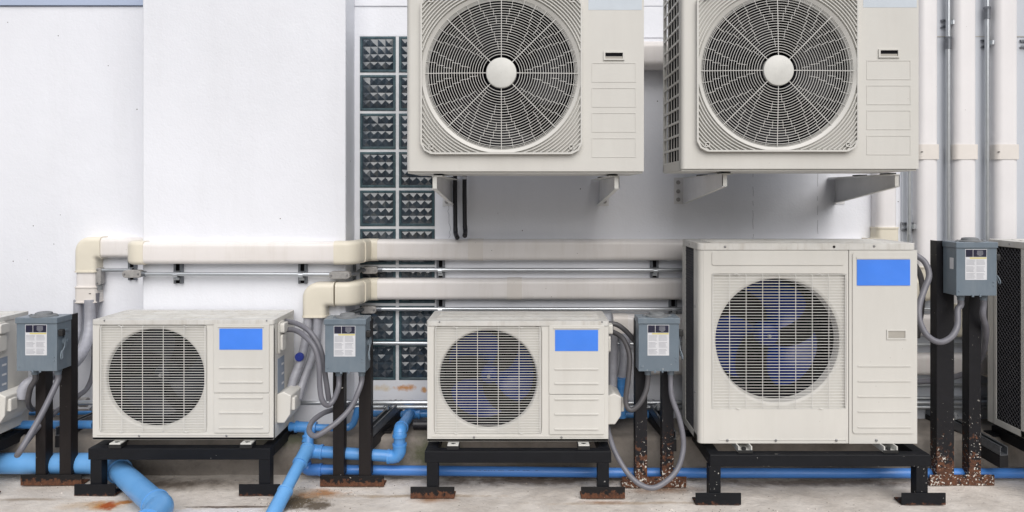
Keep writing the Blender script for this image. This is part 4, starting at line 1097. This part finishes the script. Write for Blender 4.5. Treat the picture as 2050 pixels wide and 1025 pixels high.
# low cantilever struts carrying the tube pair
def arm(a, c, label):
    a = Vector(a); c = Vector(c); o = empty('low_strut', (c.x, c.y, c.z), label, 'bracket', 'low strut arms carrying the tubes')
    t = (a-c); L_ = t.length; t.normalize(); u = Vector((t.y, -t.x, 0)).normalized(); up_ = Vector((0, 0, 1)); b = MB()
    def bar(u0, u1, z0, z1, l0=0, l1=1):
        vs = [c+t*(L_*l)+u*uu+up_*zz-Vector(o.location) for l in (l0, l1) for uu, zz in ((u0, z0), (u1, z0), (u1, z1), (u0, z1))]
        b.add(vs, [(0,1,2,3),(4,5,6,7),(0,1,5,4),(1,2,6,5),(2,3,7,6),(3,0,4,7)])
    bar(-.02, -.017, 0, .04); bar(.017, .02, 0, .04); bar(-.02, .02, 0, .003); bar(-.02, -.010, .037, .04); bar(.010, .02, .037, .04)
    b.build('channel', 'galv_dull', o)
    b = MB(); bar(-.022, .022, -.055, -.002); b.build('support_beam', 'beam', o)
    b = MB()
    for k in (.62, .72):
        p = c+t*(L_*k)+up_*.055-Vector(o.location)
        b.tube([p-u*.02, p-u*.006+up_*.016, p+u*.006+up_*.016, p+u*.02], .004, 6, smooth=3); b.cyl((p.x, p.y), .007, p.z-.012, p.z+.022, 'z', 6)
    b.build('saddle', 'galv', o)
arm(P(798, 800, YW-.01)+Vector((0,0,-.04)), P(735, 878, 3.22)+Vector((0,0,-.0)), 'strut arm between the post stand and the blue pipe elbow')
arm(P(1302, 800, YW-.01)+Vector((0,0,-.04)), P(1345, 880, 3.22), 'strut arm seen between the two rusty splashed posts')
arm(P(1860, 812, YW-.01)+Vector((0,0,-.04)), P(2010, 912, 3.15), 'strut arm behind the tall rusty post stand at the right')
arm(P(222, 812, YL-.01)+Vector((0,0,-.04)), P(120, 872, 3.28), 'strut arm behind the far left post stand')
b = MB(); b.box(X(757, 3.36), X(783, 3.36), 3.36, 3.45, ZK+.003, ZK+.012)
tag(b.build('base_plate', 'steel_rust', bevel=.001), 'small rusty steel plate lying on the kerb behind the post stand', 'plate')

# ------------------------------------------------------------ blue water pipes
BG = 'blue plastic pipes'
def pvc(label, segs, m='pvc'):
    """segs: list of (part name, [world points], radius, fillet)"""
    base = Vector(segs[0][1][0]); o = empty('blue_pipe', base, label, 'pipe', BG)
    for nm, pts, r, fl in segs:
        pp = [Vector(p)-base for p in pts]
        if fl and len(pp) > 2: pp = fillet(pp, fl, 8)
        b = MB(); b.tube(pp, r, 24)
        if nm in ('elbow', 'tee', 'coupling'):
            for i, j in ((0, 1), (-1, -2)):
                t = (pp[j]-pp[i]).normalized(); b.tube([pp[i]-t*.0005, pp[i]+t*.010], r+.0025, 24)
        b.build(nm, m, o, sharp=50)
    return o
zp = .075; r_ = .047; py_ = 3.262
e0 = Vector((X(232, py_), py_-.01, zp-.012)); e1 = Vector((X(318, 2.83), 2.83, .066))
dv = (e1-e0).normalized()
pvc('thick blue pipe from the left edge, turning forward beside the stand', [
    ('straight', [(-3.2, py_, zp), (e0.x-.06, py_, zp)], r_, 0), ('elbow', [(e0.x-.075, py_, zp), e0, e0+dv*.075], r_+.005, .05),
    ('straight', [e0+dv*.05, e1], r_, 0), ('elbow', [e1-dv*.05, e1+dv*.02, e1+dv*.02+Vector((.012, -.12, -.004))], r_+.006, .06),
    ('straight', [e1+dv*.02+Vector((.010, -.10, -.003)), e1+dv*.02+Vector((.06, -.75, -.02))], r_, 0)], 'pvc_weather')
# thin long pipe along the kerb
pa = P(640, 938, 3.24)
zt_ = .034
tp = pvc('long deep blue pipe lying along the foot of the kerb, behind all the stands', [('straight', [(X(640, 3.26), 3.262, zt_+.012), (X(1240, 3.26), 3.255, zt_), (X(1700, 3.25), 3.25, zt_), (4.2, 3.25, zt_)], .0225, 0),
    ('elbow', [(X(612, 3.26)-.004, 3.262, zt_+.05), (X(612, 3.26)-.004, 3.262, zt_+.012), (X(644, 3.26), 3.262, zt_+.012)], .0265, .027)], 'pvc_deep')
b = MB(); base = Vector(tp.location)
x = X(955, 3.25)
for wd in (3, 8, 4, 9, 5, 6):       # faded print on the pipe, too worn to read
    for k in range(wd):
        a = R(rnd.uniform(38, 42)); 
        if rnd.random() < .75: b.box(x-base.x, x+.0045-base.x, 3.2565-.0236*math.cos(a)-base.y, 3.2565-.0225*math.cos(a)-base.y+.002, zt_+.0225*math.sin(a)-base.z-.004, zt_+.0225*math.sin(a)-base.z+.003)
        x += .0065
    x += .014
b.build('faded_print', 'ink', tp)
# tee and diagonal pipe at the front, pipe to the wall elbow
J = P(613, 903, 3.20); Fp = P(562, 1000, 2.95); dj = (Fp-J).normalized()
pvc('pale blue pipe slanting forward from the joint and bending into the floor', [
    ('straight', [J+dj*.02, Fp], .0265, 0), ('coupling', [J-dj*.02, J+dj*.075], .0305, 0),
    ('elbow', [Fp-dj*.05, Fp+dj*.01, Fp+dj*.01+Vector((-.012, -.10, -.045))], .031, .04)], 'pvc_weather')
q0 = P(622, 903, 3.235); q1 = P(800, 914, 3.235); q2 = P(800, 862, 3.235); q3 = P(822, 826, YW-.05)
pvc('blue pipe from the joint, rising at an elbow and running back to the wall', [
    ('coupling', [q0, q0+(q1-q0).normalized()*.055], .0305, 0), ('straight', [q0, q1], .0265, 0),
    ('elbow', [q1+Vector((-.055, 0, .0)), q1, q1+Vector((0, 0, .06))], .0305, .033), ('straight', [q1+Vector((0, 0, .03)), q2], .0265, 0),
    ('elbow', [q2-Vector((0, 0, .028)), q2+Vector((0, 0, .0)), q2+(q3-q2).normalized()*.05], .0305, .022),
    ('straight', [q2, q3], .0265, 0), ('elbow', [q3+(q2-q3).normalized()*.03, q3, q3+Vector((.05, 0, 0))], .029, .025)])
v0 = P(624, 858, 3.27); v1 = P(618, 900, 3.235)
pvc('short blue tee standing behind the big conduit loop', [
    ('tee', [P(592, 854, 3.29), P(633, 856, 3.29)], .0245, 0), ('coupling', [P(580, 854, 3.29), P(597, 854, 3.29)], .0185, 0),
    ('straight', [P(618, 858, 3.285), v1], .021, 0), ('coupling', [P(617, 872, 3.275), P(616, 886, 3.26)], .0245, 0)])
pvc('thin blue pipe from the tee bending up into the wall corner', [('straight', [P(630, 856, 3.29), P(705, 857, 3.30), P(716, 820, 3.40)], .0165, .04)])
pvc('thin blue pipe high on the kerb, left of the wall elbow', [('straight', [P(745, 828, YW-.03), P(812, 829, YW-.03)], .0155, 0)])
pvc('thin blue pipe along the wall base behind the middle unit', [('straight', [P(828, 828, YW-.05), P(1330, 829, YW-.05)], .020, 0)])
pvc('upright blue coupling under the pale wrapped pipe', [('coupling', [P(1243, 835, 3.40), P(1243, 770, 3.40)], .0235, 0), ('coupling', [P(1243, 775, 3.40), P(1243, 757, 3.40)], .0265, 0)])
pvc('thin blue pipe behind the far left post stand, on the kerb', [('straight', [P(-60, 850, 3.35), P(187, 850, 3.35)], .019, 0)])
pvc('thinnest blue pipe higher on the far left wall base', [('straight', [P(60, 828, 3.62), P(190, 826, 3.62)], .010, 0)])
b = MB(); b.tube([P(828, 850, 3.42), P(870, 850, 3.42)], .022, 14); tag(b.build('black_pipe', 'black_pipe'), 'stub of black pipe under the blue wall pipe', 'pipe')

# ------------------------------------------------------------ floor litter
def crumb(b, x, y, z, s_):
    n = 6; top = [(x+s_*rnd.uniform(.7, 1.2)*math.cos(2*math.pi*k/n), y+s_*rnd.uniform(.6, 1.1)*math.sin(2*math.pi*k/n)) for k in range(n)]
    hh = s_*rnd.uniform(.25, .6)
    b.add([(p[0], p[1], z-.003) for p in top]+[(x+(p[0]-x)*.6, y+(p[1]-y)*.6, z+hh) for p in top], [list(range(n, 2*n))]+[(k, (k+1) % n, n+(k+1) % n, n+k) for k in range(n)])
for nm, m_, lb, cnt in (('pale_crumbs', 'ground', 'pale crumbs of mortar and flaked paint scattered on the floor', 300), ('dark_grit', 'concrete', 'dark grit and dirt scattered along the kerb foot', 520)):
    b = MB()
    for k in range(cnt):
        hot = rnd.choice([(X(1480, 2.9), 2.92, .5, .04), (X(1300, 3.15), 3.15, .25, .06), (X(590, 3.05), 3.03, .14, .08), (0, 3.1, 2.2, .22), (X(650, 3.15), 3.12, .2, .08), (0, 3.24, 2.2, .05)])
        x = rnd.gauss(hot[0], hot[2]*.6) if hot[2] < 1 else rnd.uniform(-2.2, 2.2); y = rnd.gauss(hot[1], hot[3]*.7)
        if y > 3.3: y = 3.3-abs(y-3.3)
        z = mathutils.noise.noise((x*3.2, y*3.2, 1))*.006+mathutils.noise.noise((x*11, y*11, 5))*.003-.004
        crumb(b, x, y, z, rnd.choice([.0015, .002, .003, .004, .006 if cnt < 500 else .003]))
    tag(b.build(nm, m_, smooth=False), lb, 'debris', kind='stuff')
